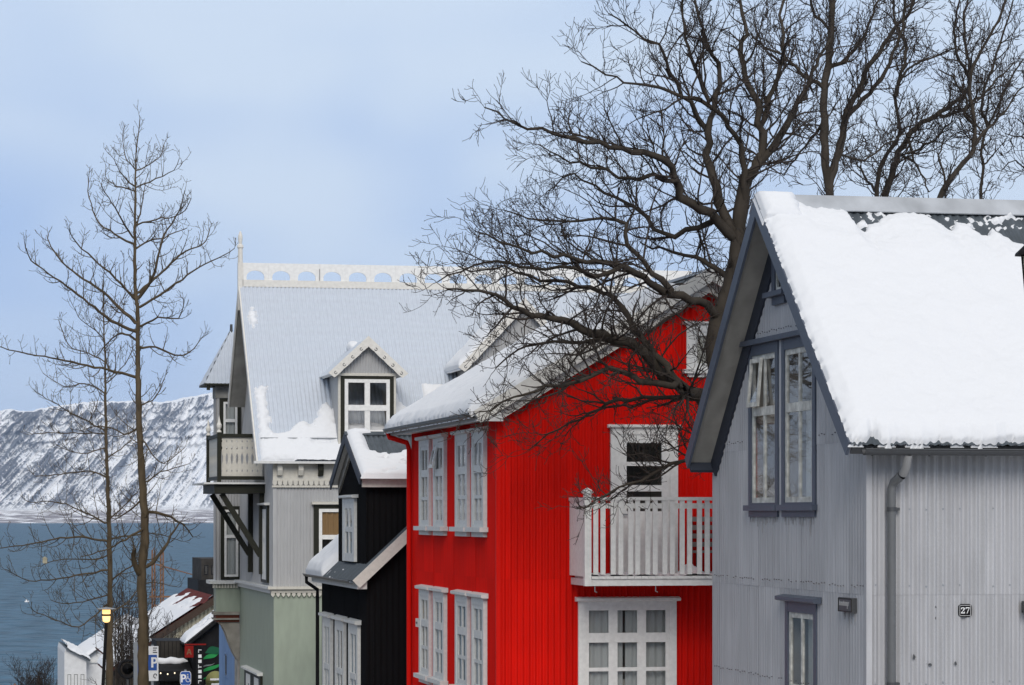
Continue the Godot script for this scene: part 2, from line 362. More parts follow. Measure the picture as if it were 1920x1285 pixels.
func window(house: Node, t: Transform3D, u0: float, u1: float, v0: float, v1: float, o: Dictionary) -> MeshInstance3D:
	var cw: float = o.get("cw", 0.1)
	var cb: float = o.get("cb", 0.05)
	var cd: float = o.get("cd", 0.05)
	var sw: float = o.get("sw", 0.05)
	var mu: float = o.get("mun", 0.035)
	var cas: Material = M[o.get("cas", "white_paint")]
	var sm: Material = M[o.get("sash", "white_paint")]
	var nc: int = o.get("cols", 2)
	var rows: Array = o.get("rows", [1.0])        # heights from the top, as shares
	var bars: Array = o.get("bars", [])           # thickness of the bar below each row
	var a := u0 + cw
	var b := u1 - cw
	var c := v0 + cb
	var d: float = v1 - o.get("ct", cw)
	var mb := MB.new()
	mb.box(t, Vector3(u0, v0, -0.03), Vector3(a, v1, cd))
	mb.box(t, Vector3(b, v0, -0.03), Vector3(u1, v1, cd))
	mb.box(t, Vector3(a, d, -0.03), Vector3(b, v1, cd - 0.002))
	mb.box(t, Vector3(a, v0, -0.03), Vector3(b, c, cd - 0.002))
	var w := put(mb, o.get("called", "window"), cas, house)
	if o.has("cap"):
		var k: Array = o.cap                       # height, overhang, projection
		mb = MB.new()
		var l: float = u0 - k[1]
		var r: float = u1 + k[1]
		mb.prism(Transform3D(Basis(t.basis.z, t.basis.y, -t.basis.x), t * Vector3(l, v1, 0)), PackedVector2Array([Vector2(0, 0), Vector2(k[2] - 0.02, 0), Vector2(k[2], 0.012), Vector2(k[2], k[0] * 0.7), Vector2(0, k[0])]), -(r - l), 0.0)
		put(mb, "head_cap", M[o.get("capmat", o.get("cas", "white_paint"))], w)
	if o.has("sill"):
		var k: Array = o.sill
		mb = MB.new()
		mb.box(t, Vector3(u0 - k[1], v0 - k[0], 0), Vector3(u1 + k[1], v0 + 0.004, k[2]))
		put(mb, "sill", M[o.get("capmat", o.get("cas", "white_paint"))], w)
		if k.size() > 3:
			mb = MB.new()
			mb.box(t, Vector3(u0 + 0.01, v0 - k[0] - k[3], 0), Vector3(u1 - 0.01, v0 - k[0], cd))
			put(mb, "apron", cas, w)
	var s0: float = cd - o.get("deep", 0.045)
	var s1 := s0 + 0.028
	var total := 0.0
	for r in rows:
		total += r
	var bar_total := 0.0
	for k in rows.size() - 1:
		bar_total += bars[k] if k < bars.size() else mu
	var pw := (b - a - 2 * sw - (nc - 1) * mu) / nc
	var ph := d - c - 2 * sw - bar_total
	mb = MB.new()
	mb.box(t, Vector3(a, c, s0), Vector3(a + sw, d, s1))
	mb.box(t, Vector3(b - sw, c, s0), Vector3(b, d, s1))
	mb.box(t, Vector3(a + sw, c, s0), Vector3(b - sw, c + sw, s1))
	mb.box(t, Vector3(a + sw, d - sw, s0), Vector3(b - sw, d, s1))
	var panes := []
	var y := d - sw
	for k in rows.size():
		var h: float = ph * rows[k] / total
		for i in nc:
			var x := a + sw + i * (pw + mu)
			if i > 0:
				mb.box(t, Vector3(x - mu, y - h, s0), Vector3(x, y, s1 - 0.003))
			panes.append([x, x + pw, y - h, y])
		y -= h
		if k < rows.size() - 1:
			var bt: float = bars[k] if k < bars.size() else mu
			mb.box(t, Vector3(a + sw, y - bt, s0), Vector3(b - sw, y, s1 + (0.006 if bt > mu else -0.002)))
			y -= bt
	put(mb, "sash", sm, w)
	for k in panes.size():
		var p: Array = panes[k]
		if o.get("open", -1) == k:
			var tt := Transform3D(t.basis * Basis(Vector3(1, 0, 0), -o.get("swing", 0.35)), t * Vector3(p[0], p[3], s1 + 0.01))
			var ww: float = p[1] - p[0]
			var hh: float = p[3] - p[2]
			mb = MB.new()
			mb.box(tt, Vector3(-0.02, -hh, 0), Vector3(0.025, 0.02, 0.03))
			mb.box(tt, Vector3(ww - 0.025, -hh, 0), Vector3(ww + 0.02, 0.02, 0.03))
			mb.box(tt, Vector3(0.025, -0.03, 0), Vector3(ww - 0.025, 0.02, 0.029))
			mb.box(tt, Vector3(0.025, -hh, 0), Vector3(ww - 0.025, -hh + 0.05, 0.029))
			put(mb, "open_casement", sm, w)
			mb = MB.new()
			mb.quad(tt * Vector3(0.025, -hh + 0.05, 0.015), tt * Vector3(ww - 0.025, -hh + 0.05, 0.015), tt * Vector3(ww - 0.025, -0.03, 0.015), tt * Vector3(0.025, -0.03, 0.015))
			put(mb, "pane", M.glass, w)
			continue
		mb = MB.new()
		var z := s0 + 0.012
		mb.quad(t * Vector3(p[0], p[2], z), t * Vector3(p[1], p[2], z), t * Vector3(p[1], p[3], z), t * Vector3(p[0], p[3], z))
		put(mb, "pane", M[o.get("glass", "glass")], w)
	for cur in o.get("curtains", []):              # [u share from, to, v share from, to, material, depth]
		mb = MB.new()
		var dp: float = cur[5] if cur.size() > 5 else 0.05
		corrugate(mb, t, [rect(lerpf(a, b, cur[0]), lerpf(a, b, cur[1]), lerpf(c, d, cur[2]), lerpf(c, d, cur[3]))], 0.11, 0.012, s0 - dp, 6)
		put(mb, "curtain", M[cur[4]], w)
	mb = MB.new()
	var e: float = o.get("depth", -2.0)
	mb.quad(t * Vector3(a, c, e), t * Vector3(b, c, e), t * Vector3(b, d, e), t * Vector3(a, d, e))
	mb.quad(t * Vector3(a, c, e), t * Vector3(a, d, e), t * Vector3(a, d, -0.02), t * Vector3(a, c, -0.02))
	mb.quad(t * Vector3(b, c, e), t * Vector3(b, c, -0.02), t * Vector3(b, d, -0.02), t * Vector3(b, d, e))
	mb.quad(t * Vector3(a, d, e), t * Vector3(b, d, e), t * Vector3(b, d, -0.02), t * Vector3(a, d, -0.02))
	mb.quad(t * Vector3(a, c, e), t * Vector3(a, c, -0.02), t * Vector3(b, c, -0.02), t * Vector3(b, c, e))
	put(mb, "room", M.room, w)
	return w

func hole(u0: float, u1: float, v0: float, v1: float, k := 0.03) -> PackedVector2Array:
	return rect(u0 + k, u1 - k, v0 + k, v1 - k)

# snow lying on a plane: thick(u, v) gives its depth; where that is negative the roof shows
func snow(parent: Node, t: Transform3D, u0: float, u1: float, v0: float, v1: float, st: float, thick: Callable, floor_n := -0.02) -> void:
	var nu := ceili((u1 - u0) / st) + 1
	var nv := ceili((v1 - v0) / st) + 1
	var h := PackedFloat32Array()
	h.resize(nu * nv)
	for j in nv:
		for i in nu:
			h[j * nu + i] = thick.call(minf(u0 + i * st, u1), minf(v0 + j * st, v1))
	var mb := MB.new()
	var at := PackedInt32Array()
	at.resize(nu * nv)
	at.fill(-1)
	for j in nv - 1:
		for i in nu - 1:
			var q := [j * nu + i, j * nu + i + 1, (j + 1) * nu + i + 1, (j + 1) * nu + i]
			if h[q[0]] <= floor_n and h[q[1]] <= floor_n and h[q[2]] <= floor_n and h[q[3]] <= floor_n:
				continue
			for k: int in q:
				if at[k] < 0:
					at[k] = mb.v.size()
					var x := k % nu
					var y := k / nu
					var dx := (maxf(h[y * nu + mini(x + 1, nu - 1)], floor_n) - maxf(h[y * nu + maxi(x - 1, 0)], floor_n)) / (2 * st)
					var dy := (maxf(h[mini(y + 1, nv - 1) * nu + x], floor_n) - maxf(h[maxi(y - 1, 0) * nu + x], floor_n)) / (2 * st)
					mb.v.append(t * Vector3(minf(u0 + x * st, u1), minf(v0 + y * st, v1), maxf(h[k], floor_n)))
					mb.n.append((t.basis * Vector3(-dx, -dy, 1)).normalized())
			mb.idx.append_array([at[q[0]], at[q[2]], at[q[1]], at[q[0]], at[q[3]], at[q[2]]])
	if mb.v.size() > 0:
		put(mb, "snow", M.snow, parent, "stuff")

func nz(x: float, y: float, f := 1.0) -> float:
	return noise.get_noise_2d(x * f * 100.0, y * f * 100.0)

func sheet_roof(house: Node, t: Transform3D, u0: float, u1: float, length: float, th: float, pitch: float, amp: float, mat: Material, board: Material) -> MeshInstance3D:
	var mb := MB.new()
	mb.box(t, Vector3(u0 + 0.01, 0.01, -th), Vector3(u1 - 0.01, length, -0.002))
	var r := put(mb, "roof", board, house)
	var n := maxi(1, roundi(length / 2.4))
	for k in n:
		mb = MB.new()
		corrugate(mb, t, [rect(u0, u1, length * k / n - (0.05 if k else 0.03), length * (k + 1) / n)], pitch, amp, amp + 0.002 + 0.003 * (n - k), 8)
		put(mb, "roof_sheet", mat, r)
	return r

func board(parent: Node, called: String, t: Transform3D, a: Vector3, b: Vector3, mat: Material) -> MeshInstance3D:
	var mb := MB.new()
	mb.box(t, a, b)
	return put(mb, called, mat, parent)

func gutter(house: Node, a: Vector3, b: Vector3, r: float, mat: Material) -> MeshInstance3D:
	var mb := MB.new()
	var along := (b - a).normalized()
	var side := along.cross(Vector3.UP)
	for i in 8:
		for q: float in [r, r - 0.006]:
			var p := PI + PI * i / 8.0
			var p2 := PI + PI * (i + 1) / 8.0
			var o1 := side * cos(p) * q + Vector3.UP * sin(p) * q
			var o2 := side * cos(p2) * q + Vector3.UP * sin(p2) * q
			if q == r:
				mb.quad(a + o2, a + o1, b + o1, b + o2)
			else:
				mb.quad(a + o1, a + o2, b + o2, b + o1)
	for s: float in [-1.0, 1.0]:
		mb.tube(PackedVector3Array([a + side * s * r, b + side * s * r]), PackedFloat32Array([0.009, 0.009]), 6)
	return put(mb, "gutter", mat, house)

# ---- trees ----
func rvec() -> Vector3:
	return Vector3(rng.randf_range(-1, 1), rng.randf_range(-1, 1), rng.randf_range(-1, 1))

func sprig(mb: MB, p: Vector3, dir: Vector3, length: float, r: float, lev: int, o: Dictionary) -> void:
	var segs: int = o.segs[lev]
	var wander: float = o.wander[lev]
	var up: float = o.up[lev]
	var pts := PackedVector3Array([p])
	var rad := PackedFloat32Array([r])
	var d := dir
	var st := length / segs
	for i in segs:
		d = (d + rvec() * wander + Vector3(0, up, 0)).normalized()
		p += d * st
		pts.append(p)
		rad.append(maxf(r * (1.0 - 0.7 * (i + 1) / segs), o.tip))
	mb.tube(pts, rad, 4 if lev == 0 else 3)
	if lev + 1 >= o.segs.size():
		if o.bud > 0.0 and rng.randf() < 0.6:
			mb.tube(PackedVector3Array([p - d * o.bud * 0.5, p, p + d * o.bud]), PackedFloat32Array([o.tip, o.bud * 0.55, o.tip * 0.5]), 4)
		return
	var cnt := roundi(o.count[lev] * rng.randf_range(0.65, 1.35) * clampf(length / o.lens[lev], 0.35, 1.2))
	for j in cnt:
		var f := rng.randf_range(0.15, 1.0) * segs
		var i := mini(int(f), segs - 1)
		var q := pts[i].lerp(pts[i + 1], f - i)
		var tg := (pts[i + 1] - pts[i]).normalized()
		var ax := tg.cross(rvec()).normalized()
		if ax.length_squared() < 0.5:
			continue
		var cd := tg.rotated(ax, deg_to_rad(rng.randf_range(o.ang[0], o.ang[1])))
		sprig(mb, q, cd, o.lens[lev + 1] * rng.randf_range(0.5, 1.3), maxf(rad[i] * 0.62, o.tip), lev + 1, o)

func limb_path(d: Array, jit: float) -> PackedVector3Array:
	var c := Curve3D.new()
	var ctrl := []
	for i in range(2, d.size(), 3):
		ctrl.append(Vector3(d[i], d[i + 1], d[i + 2]))
	for i in ctrl.size():
		var tn: Vector3 = (ctrl[mini(i + 1, ctrl.size() - 1)] - ctrl[maxi(i - 1, 0)]) / 6.0
		c.add_point(ctrl[i], -tn, tn)
	var l := c.get_baked_length()
	var n := maxi(4, int(l / 0.16))
	var out := PackedVector3Array()
	for i in n + 1:
		var p := c.sample_baked(l * i / n)
		if i > 0 and i < n:
			p += rvec() * jit
		out.append(p)
	return out

func tree(called: String, label: String, group: String, data: Array, base: Vector3, seed_: int, bark: Material, twig: Material, o: Dictionary) -> void:
	rng.seed = seed_
	var t := thing(called, label, "tree", base, group)
	var grown := PackedVector3Array()
	for k in data.size():
		var d: Array = data[k]
		var pts := limb_path(d, o.jit if k else o.jit * 0.5)
		if k > 0:                                       # spring from the nearest point of what has grown so far
			var best := pts[0]
			var bd := 0.6
			for q in grown:
				if q.distance_to(pts[0]) < bd:
					bd = q.distance_to(pts[0])
					best = q
			if bd < 0.6 and bd > 0.01:
				pts.insert(0, best)
		grown.append_array(pts)
		var n := pts.size()
		if k == 0:
			pts.insert(0, base + Vector3(0, -0.2, 0))
			n += 1
		var rad := PackedFloat32Array()
		for i in n:
			var f := float(i) / (n - 1)
			rad.append(lerpf(d[0], d[1], pow(f, 0.85)) * (1.0 + 0.1 * rng.randf_range(-1, 1)))
		if k == 0:
			rad[0] = d[0] * 1.35
		var mb := MB.new()
		mb.tube(pts, rad, 10 if k == 0 else 7)
		var limb := put(mb, "trunk" if k == 0 else "limb", bark, t)
		mb = MB.new()
		var dist := 0.0
		var next: float = 0.0
		var total := 0.0
		for i in n - 1:
			total += pts[i].distance_to(pts[i + 1])
		for i in range(1, n):
			dist += pts[i].distance_to(pts[i - 1])
			var f := dist / total
			if f < (o.start0 if k == 0 else o.start):
				next = dist
				continue
			while next < dist:
				next += o.space * rng.randf_range(0.5, 1.5)
				var tg := (pts[i] - pts[i - 1]).normalized()
				var ax := tg.cross(rvec()).normalized()
				if ax.length_squared() < 0.5:
					continue
				var an := rng.randf_range(o.ang[0], o.ang[1])
				if f > 0.93:
					an *= 0.6
				var cd := tg.rotated(ax, deg_to_rad(an))
				sprig(mb, pts[i], cd, o.lens[0] * rng.randf_range(0.45, 1.35) * (1.25 - 0.85 * f), minf(rad[i] * 0.6, o.rmax), 0, o)
		if mb.v.size() > 0:
			put(mb, "twigs", twig, limb, "stuff")

func tex(freq: float, lo: float, hi: float, seed_: int, octaves := 4, kind := FastNoiseLite.TYPE_SIMPLEX_SMOOTH) -> NoiseTexture2D:
	var f := FastNoiseLite.new()
	f.noise_type = kind
	f.seed = seed_
	f.frequency = freq
	f.fractal_octaves = octaves
	var g := Gradient.new()
	g.set_color(0, Color(lo, lo, lo))
	g.set_color(1, Color(hi, hi, hi))
	var n := NoiseTexture2D.new()
	n.width = 512
	n.height = 512
	n.seamless = true
	n.noise = f
	n.color_ramp = g
	return n

func mat(c: Color, rough: float, t: Texture2D = null, sc := Vector3.ONE, metal := 0.0) -> StandardMaterial3D:
	var m := StandardMaterial3D.new()
	m.albedo_color = c
	m.roughness = rough
	m.metallic = metal
	m.metallic_specular = 0.5 if rough < 0.46 else 0.2
	if t:
		m.albedo_texture = t
		m.uv1_triplanar = true
		m.uv1_world_triplanar = true
		m.uv1_scale = sc
	return m

func _ready() -> void:
	# ---- camera: a level long lens, shifted up ----
	var cam := Camera3D.new()
	add_child(cam)
	var near := 0.5
	cam.keep_aspect = Camera3D.KEEP_HEIGHT
	cam.set_frustum(1285.0 / 5250.0 * near, Vector2(0, 325.5 / 5250.0 * near), near, 30000.0)
	cam.rotation.y = -atan(1090.0 / 5250.0)
	cam.current = true
	# ---- sky, sun, air ----
	noise.seed = 11
	noise.frequency = 0.01
	noise.noise_type = FastNoiseLite.TYPE_SIMPLEX_SMOOTH
	noise.fractal_octaves = 4
	var env := Environment.new()
	env.background_mode = Environment.BG_SKY
	env.sky = Sky.new()
	var pan := PanoramaSkyMaterial.new()
	pan.panorama = ImageTexture.create_from_image(sky_image())
	env.sky.sky_material = pan
	env.tonemap_mode = Environment.TONE_MAPPER_LINEAR
	env.tonemap_exposure = 1.0
	env.sdfgi_enabled = true
	env.ssao_enabled = true
	env.ssil_enabled = true
	env.fog_enabled = true
	env.fog_density = 0.000032
	env.fog_light_color = Color(0.76, 0.86, 1.0)
	var we := WorldEnvironment.new()
	we.environment = env
	add_child(we)
	var sun := DirectionalLight3D.new()
	sun.light_energy = 0.68
	sun.light_angular_distance = 30.0
	sun.light_color = Color(1.0, 0.97, 0.93)
	sun.shadow_enabled = true
	add_child(sun)
	sun.look_at_from_position(Vector3(-0.11, 0.53, 0.84), Vector3.ZERO)
	materials()
	terrain()
	print("terrain")
	grey_house()
	red_house()
	black_house()
	villa()
	print("houses")
	far_houses()
	added_opposite_row()
	street_things()
	print("things")
	trees()
	print("trees")

func sky_image() -> Image:
	var w := 1024
	var h := 512
	var im := Image.create(w, h, false, Image.FORMAT_RGBF)
	var cl := FastNoiseLite.new()
	cl.seed = 5
	cl.noise_type = FastNoiseLite.TYPE_SIMPLEX_SMOOTH
	cl.frequency = 1.0
	cl.fractal_octaves = 4
	for y in h:
		var el := PI * (0.5 - (y + 0.5) / h)
		for x in w:
			var az := TAU * ((x + 0.5) / w - 0.5)
			var d := Vector3(sin(az) * cos(el), sin(el), -cos(az) * cos(el))
			var e := clampf(rad_to_deg(el), 0.0, 90.0)
			# thin high overcast: broad soft banks, pale where thick and bluer where thin, drawn out along the horizon
			var k := cl.get_noise_3d(d.x * 2.6 + 0.35, d.y * 6.5, d.z * 2.6) * 0.95 + cl.get_noise_3d(d.x * 9.0, d.y * 24.0, d.z * 9.0) * 0.5
			var thick := clampf(0.52 + 1.15 * k, 0.0, 1.0)
			var thin := Vector3(0.43, 0.585, 0.87)
			var pale := Vector3(0.63, 0.75, 0.92)
			var c := thin.lerp(pale, thick)
			c = c.lerp(Vector3(0.63, 0.64, 0.66) * (0.9 + 0.2 * thick), smoothstep(9.0, 50.0, e))          # an overcast sky is whitest and brightest overhead
			c = c.lerp(Vector3(0.64, 0.75, 0.91), 0.6 * (1.0 - smoothstep(0.0, 4.0, e)))
			im.set_pixel(x, y, Color(c.x, c.y, c.z))
	return im

func materials() -> void:
	var grain := tex(0.012, 0.89, 1.0, 3)
	var fine := tex(0.03, 0.92, 1.0, 4)
	var blotch := tex(0.008, 0.72, 1.0, 5, 5)
	M.snow = mat(lin(0.72, 0.735, 0.76), 0.85)
	M.snow.normal_enabled = true
	var sn := tex(0.05, 0, 1, 9, 5)
	sn.as_normal_map = true
	sn.bump_strength = 2.0
	sn.color_ramp = null
	M.snow.normal_texture = sn
	M.snow.normal_scale = 0.35
	M.snow.uv1_triplanar = true
	M.snow.uv1_world_triplanar = true
	M.snow.uv1_scale = Vector3(1.4, 1.4, 1.4)
	# weathered paint: streaks run down the sheets
	M.grey_wall = mat(lin(0.475, 0.48, 0.50), 0.55, grain, Vector3(1.1, 0.13, 1.1))
	M.blue_trim = mat(lin(0.075, 0.092, 0.128), 0.45, fine, Vector3(0.8, 0.8, 0.8))
	M.dark_trim = mat(lin(0.045, 0.052, 0.07), 0.5, fine, Vector3(0.8, 0.8, 0.8))
	M.soffit = mat(lin(0.42, 0.41, 0.38), 0.8, blotch, Vector3(0.5, 0.5, 0.5))
	M.sash = mat(lin(0.74, 0.74, 0.69), 0.55, blotch, Vector3(1.5, 1.5, 1.5))
	M.white_paint = mat(lin(0.82, 0.82, 0.80), 0.5, fine, Vector3(0.7, 0.7, 0.7))
	M.grey_paint = mat(lin(0.69, 0.70, 0.69), 0.5, fine, Vector3(0.7, 0.7, 0.7))
	M.slate_roof = mat(lin(0.115, 0.135, 0.155), 0.5, blotch, Vector3(0.8, 0.8, 0.8))
	M.zinc = mat(lin(0.55, 0.58, 0.62), 0.45, blotch, Vector3(0.4, 0.4, 0.4))
	M.dark_metal = mat(lin(0.06, 0.063, 0.068), 0.4, fine, Vector3(0.8, 0.8, 0.8))
	M.pipe = mat(lin(0.13, 0.135, 0.14), 0.4, fine, Vector3(0.8, 0.3, 0.8))
	M.pipe_pale = mat(lin(0.3, 0.3, 0.3), 0.45, fine, Vector3(0.8, 0.3, 0.8))
	M.red = mat(lin(0.74, 0.010, 0.005), 0.6, grain, Vector3(1.0, 0.12, 1.0))
	M.cream_trim = mat(lin(0.74, 0.72, 0.67), 0.5, fine, Vector3(0.7, 0.7, 0.7))
	M.black = mat(lin(0.007, 0.007, 0.008), 0.8, grain, Vector3(1.0, 0.15, 1.0))
	M.villa_grey = mat(lin(0.44, 0.445, 0.45), 0.65, fine, Vector3(0.8, 0.12, 0.8))
	M.villa_cream = mat(lin(0.62, 0.60, 0.54), 0.55, fine, Vector3(0.7, 0.7, 0.7))
	M.sage = mat(lin(0.345, 0.395, 0.325), 0.6, fine, Vector3(0.3, 0.08, 0.3))
	M.olive = mat(lin(0.030, 0.031, 0.024), 0.5, fine, Vector3(0.7, 0.7, 0.7))
	M.villa_roof = mat(lin(0.56, 0.61, 0.68), 0.5, fine, Vector3(0.5, 0.5, 0.5))
	M.glass = StandardMaterial3D.new()
	M.glass.albedo_color = Color(0.3, 0.33, 0.34, 0.08)
	M.glass.transparency = BaseMaterial3D.TRANSPARENCY_ALPHA
	M.glass.roughness = 0.03
	M.glass.metallic_specular = 0.5
	M.room = mat(lin(0.34, 0.31, 0.27), 0.9)
	M.curtain = mat(lin(0.5, 0.5, 0.46), 0.9)
	M.curtain_grey = mat(lin(0.42, 0.45, 0.45), 0.9)
	M.blind = mat(lin(0.30, 0.19, 0.09), 0.9, fine, Vector3(2, 8, 2))
	M.wood_panel = mat(lin(0.34, 0.23, 0.14), 0.7, fine, Vector3(2, 0.5, 2))
	M.bark_dark = mat(lin(0.072, 0.061, 0.050), 0.9, blotch, Vector3(1.5, 0.5, 1.5))
	M.bark_brown = mat(lin(0.13, 0.10, 0.065), 0.9, blotch, Vector3(1.2, 0.4, 1.2))
	M.twig = mat(lin(0.052, 0.043, 0.038), 0.85)
	M.twig_brown = mat(lin(0.10, 0.08, 0.055), 0.85)
	M.brown_red = mat(lin(0.12, 0.035, 0.022), 0.6, fine)
	M.rust_roof = mat(lin(0.13, 0.03, 0.027), 0.6, blotch, Vector3(0.3, 0.3, 0.3))
	M.stone = mat(lin(0.38, 0.36, 0.32), 0.8, blotch, Vector3(0.4, 0.4, 0.4))
	M.cream_wall = mat(lin(0.48, 0.45, 0.34), 0.7, grain, Vector3(0.5, 0.1, 0.5))
	M.white_wall = mat(lin(0.68, 0.69, 0.70), 0.7, fine, Vector3(0.2, 0.2, 0.2))
	M.blue_wall = mat(lin(0.16, 0.25, 0.42), 0.6, fine, Vector3(0.4, 0.1, 0.4))
	M.char = mat(lin(0.018, 0.018, 0.02), 0.7, blotch, Vector3(0.4, 0.4, 0.4))
	M.brown_dark = mat(lin(0.055, 0.05, 0.045), 0.8, blotch, Vector3(0.3, 0.3, 0.3))
	M.sign_blue = mat(lin(0.02, 0.085, 0.33), 0.4)
	M.sign_white = mat(lin(0.8, 0.8, 0.8), 0.4)
	M.sign_red = mat(lin(0.22, 0.012, 0.010), 0.6)
	M.drip = mat(lin(0.36, 0.36, 0.37), 0.8)
	M.brown_board = mat(lin(0.055, 0.038, 0.03), 0.7)
	M.screw = mat(lin(0.14, 0.14, 0.15), 0.6)
	M.sign_text = mat(lin(0.42, 0.42, 0.42), 0.6)
	M.green_paint = mat(lin(0.03, 0.28, 0.08), 0.6)
	M.green_dark = mat(lin(0.015, 0.10, 0.05), 0.6)
	M.grey_mural = mat(lin(0.2, 0.22, 0.22), 0.6)
	M.gold = mat(lin(0.42, 0.42, 0.18), 0.5)
	M.orange = mat(lin(0.20, 0.105, 0.06), 0.6)
	M.steel = mat(lin(0.25, 0.27, 0.29), 0.4)
	M.asphalt = mat(lin(0.06, 0.06, 0.065), 0.85, blotch, Vector3(0.2, 0.2, 0.2))
	M.ground = mat(lin(0.68, 0.69, 0.71), 0.9, blotch, Vector3(0.05, 0.05, 0.05))
	M.slats = mat(lin(0.22, 0.20, 0.19), 0.7)
	M.lamp_glow = mat(lin(0.9, 0.75, 0.45), 0.5)
	M.lamp_glow.emission_enabled = true
	M.lamp_glow.emission = Color(1.0, 0.80, 0.48)
	M.lamp_glow.emission_energy_multiplier = 1.5
	M.bulb_glow = mat(lin(0.9, 0.85, 0.7), 0.5)
	M.bulb_glow.emission_enabled = true
	M.bulb_glow.emission = Color(1.0, 0.9, 0.75)
	M.bulb_glow.emission_energy_multiplier = 1.5
	M.lantern_glass = mat(lin(0.62, 0.58, 0.42), 0.4)
	# water of the bay: dark and glossy, ruffled by the wind; its streaks of sheen are painted into the colour
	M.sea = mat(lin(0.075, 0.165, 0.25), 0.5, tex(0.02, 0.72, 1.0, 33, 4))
	M.sea.normal_enabled = true
	var wv := tex(0.02, 0, 1, 21, 5)
	wv.as_normal_map = true
	wv.bump_strength = 6.0
	wv.color_ramp = null
	M.sea.normal_texture = wv
	M.sea.normal_scale = 1.0
	M.sea.uv1_triplanar = true
	M.sea.uv1_world_triplanar = true
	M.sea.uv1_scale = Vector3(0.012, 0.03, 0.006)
	M.mountain = mat(Color.WHITE, 0.95)
	M.mountain.vertex_color_use_as_albedo = true

func ground_y(z: float) -> float:
	return -1.75 + 0.075 * z if z > -235.0 else -19.375

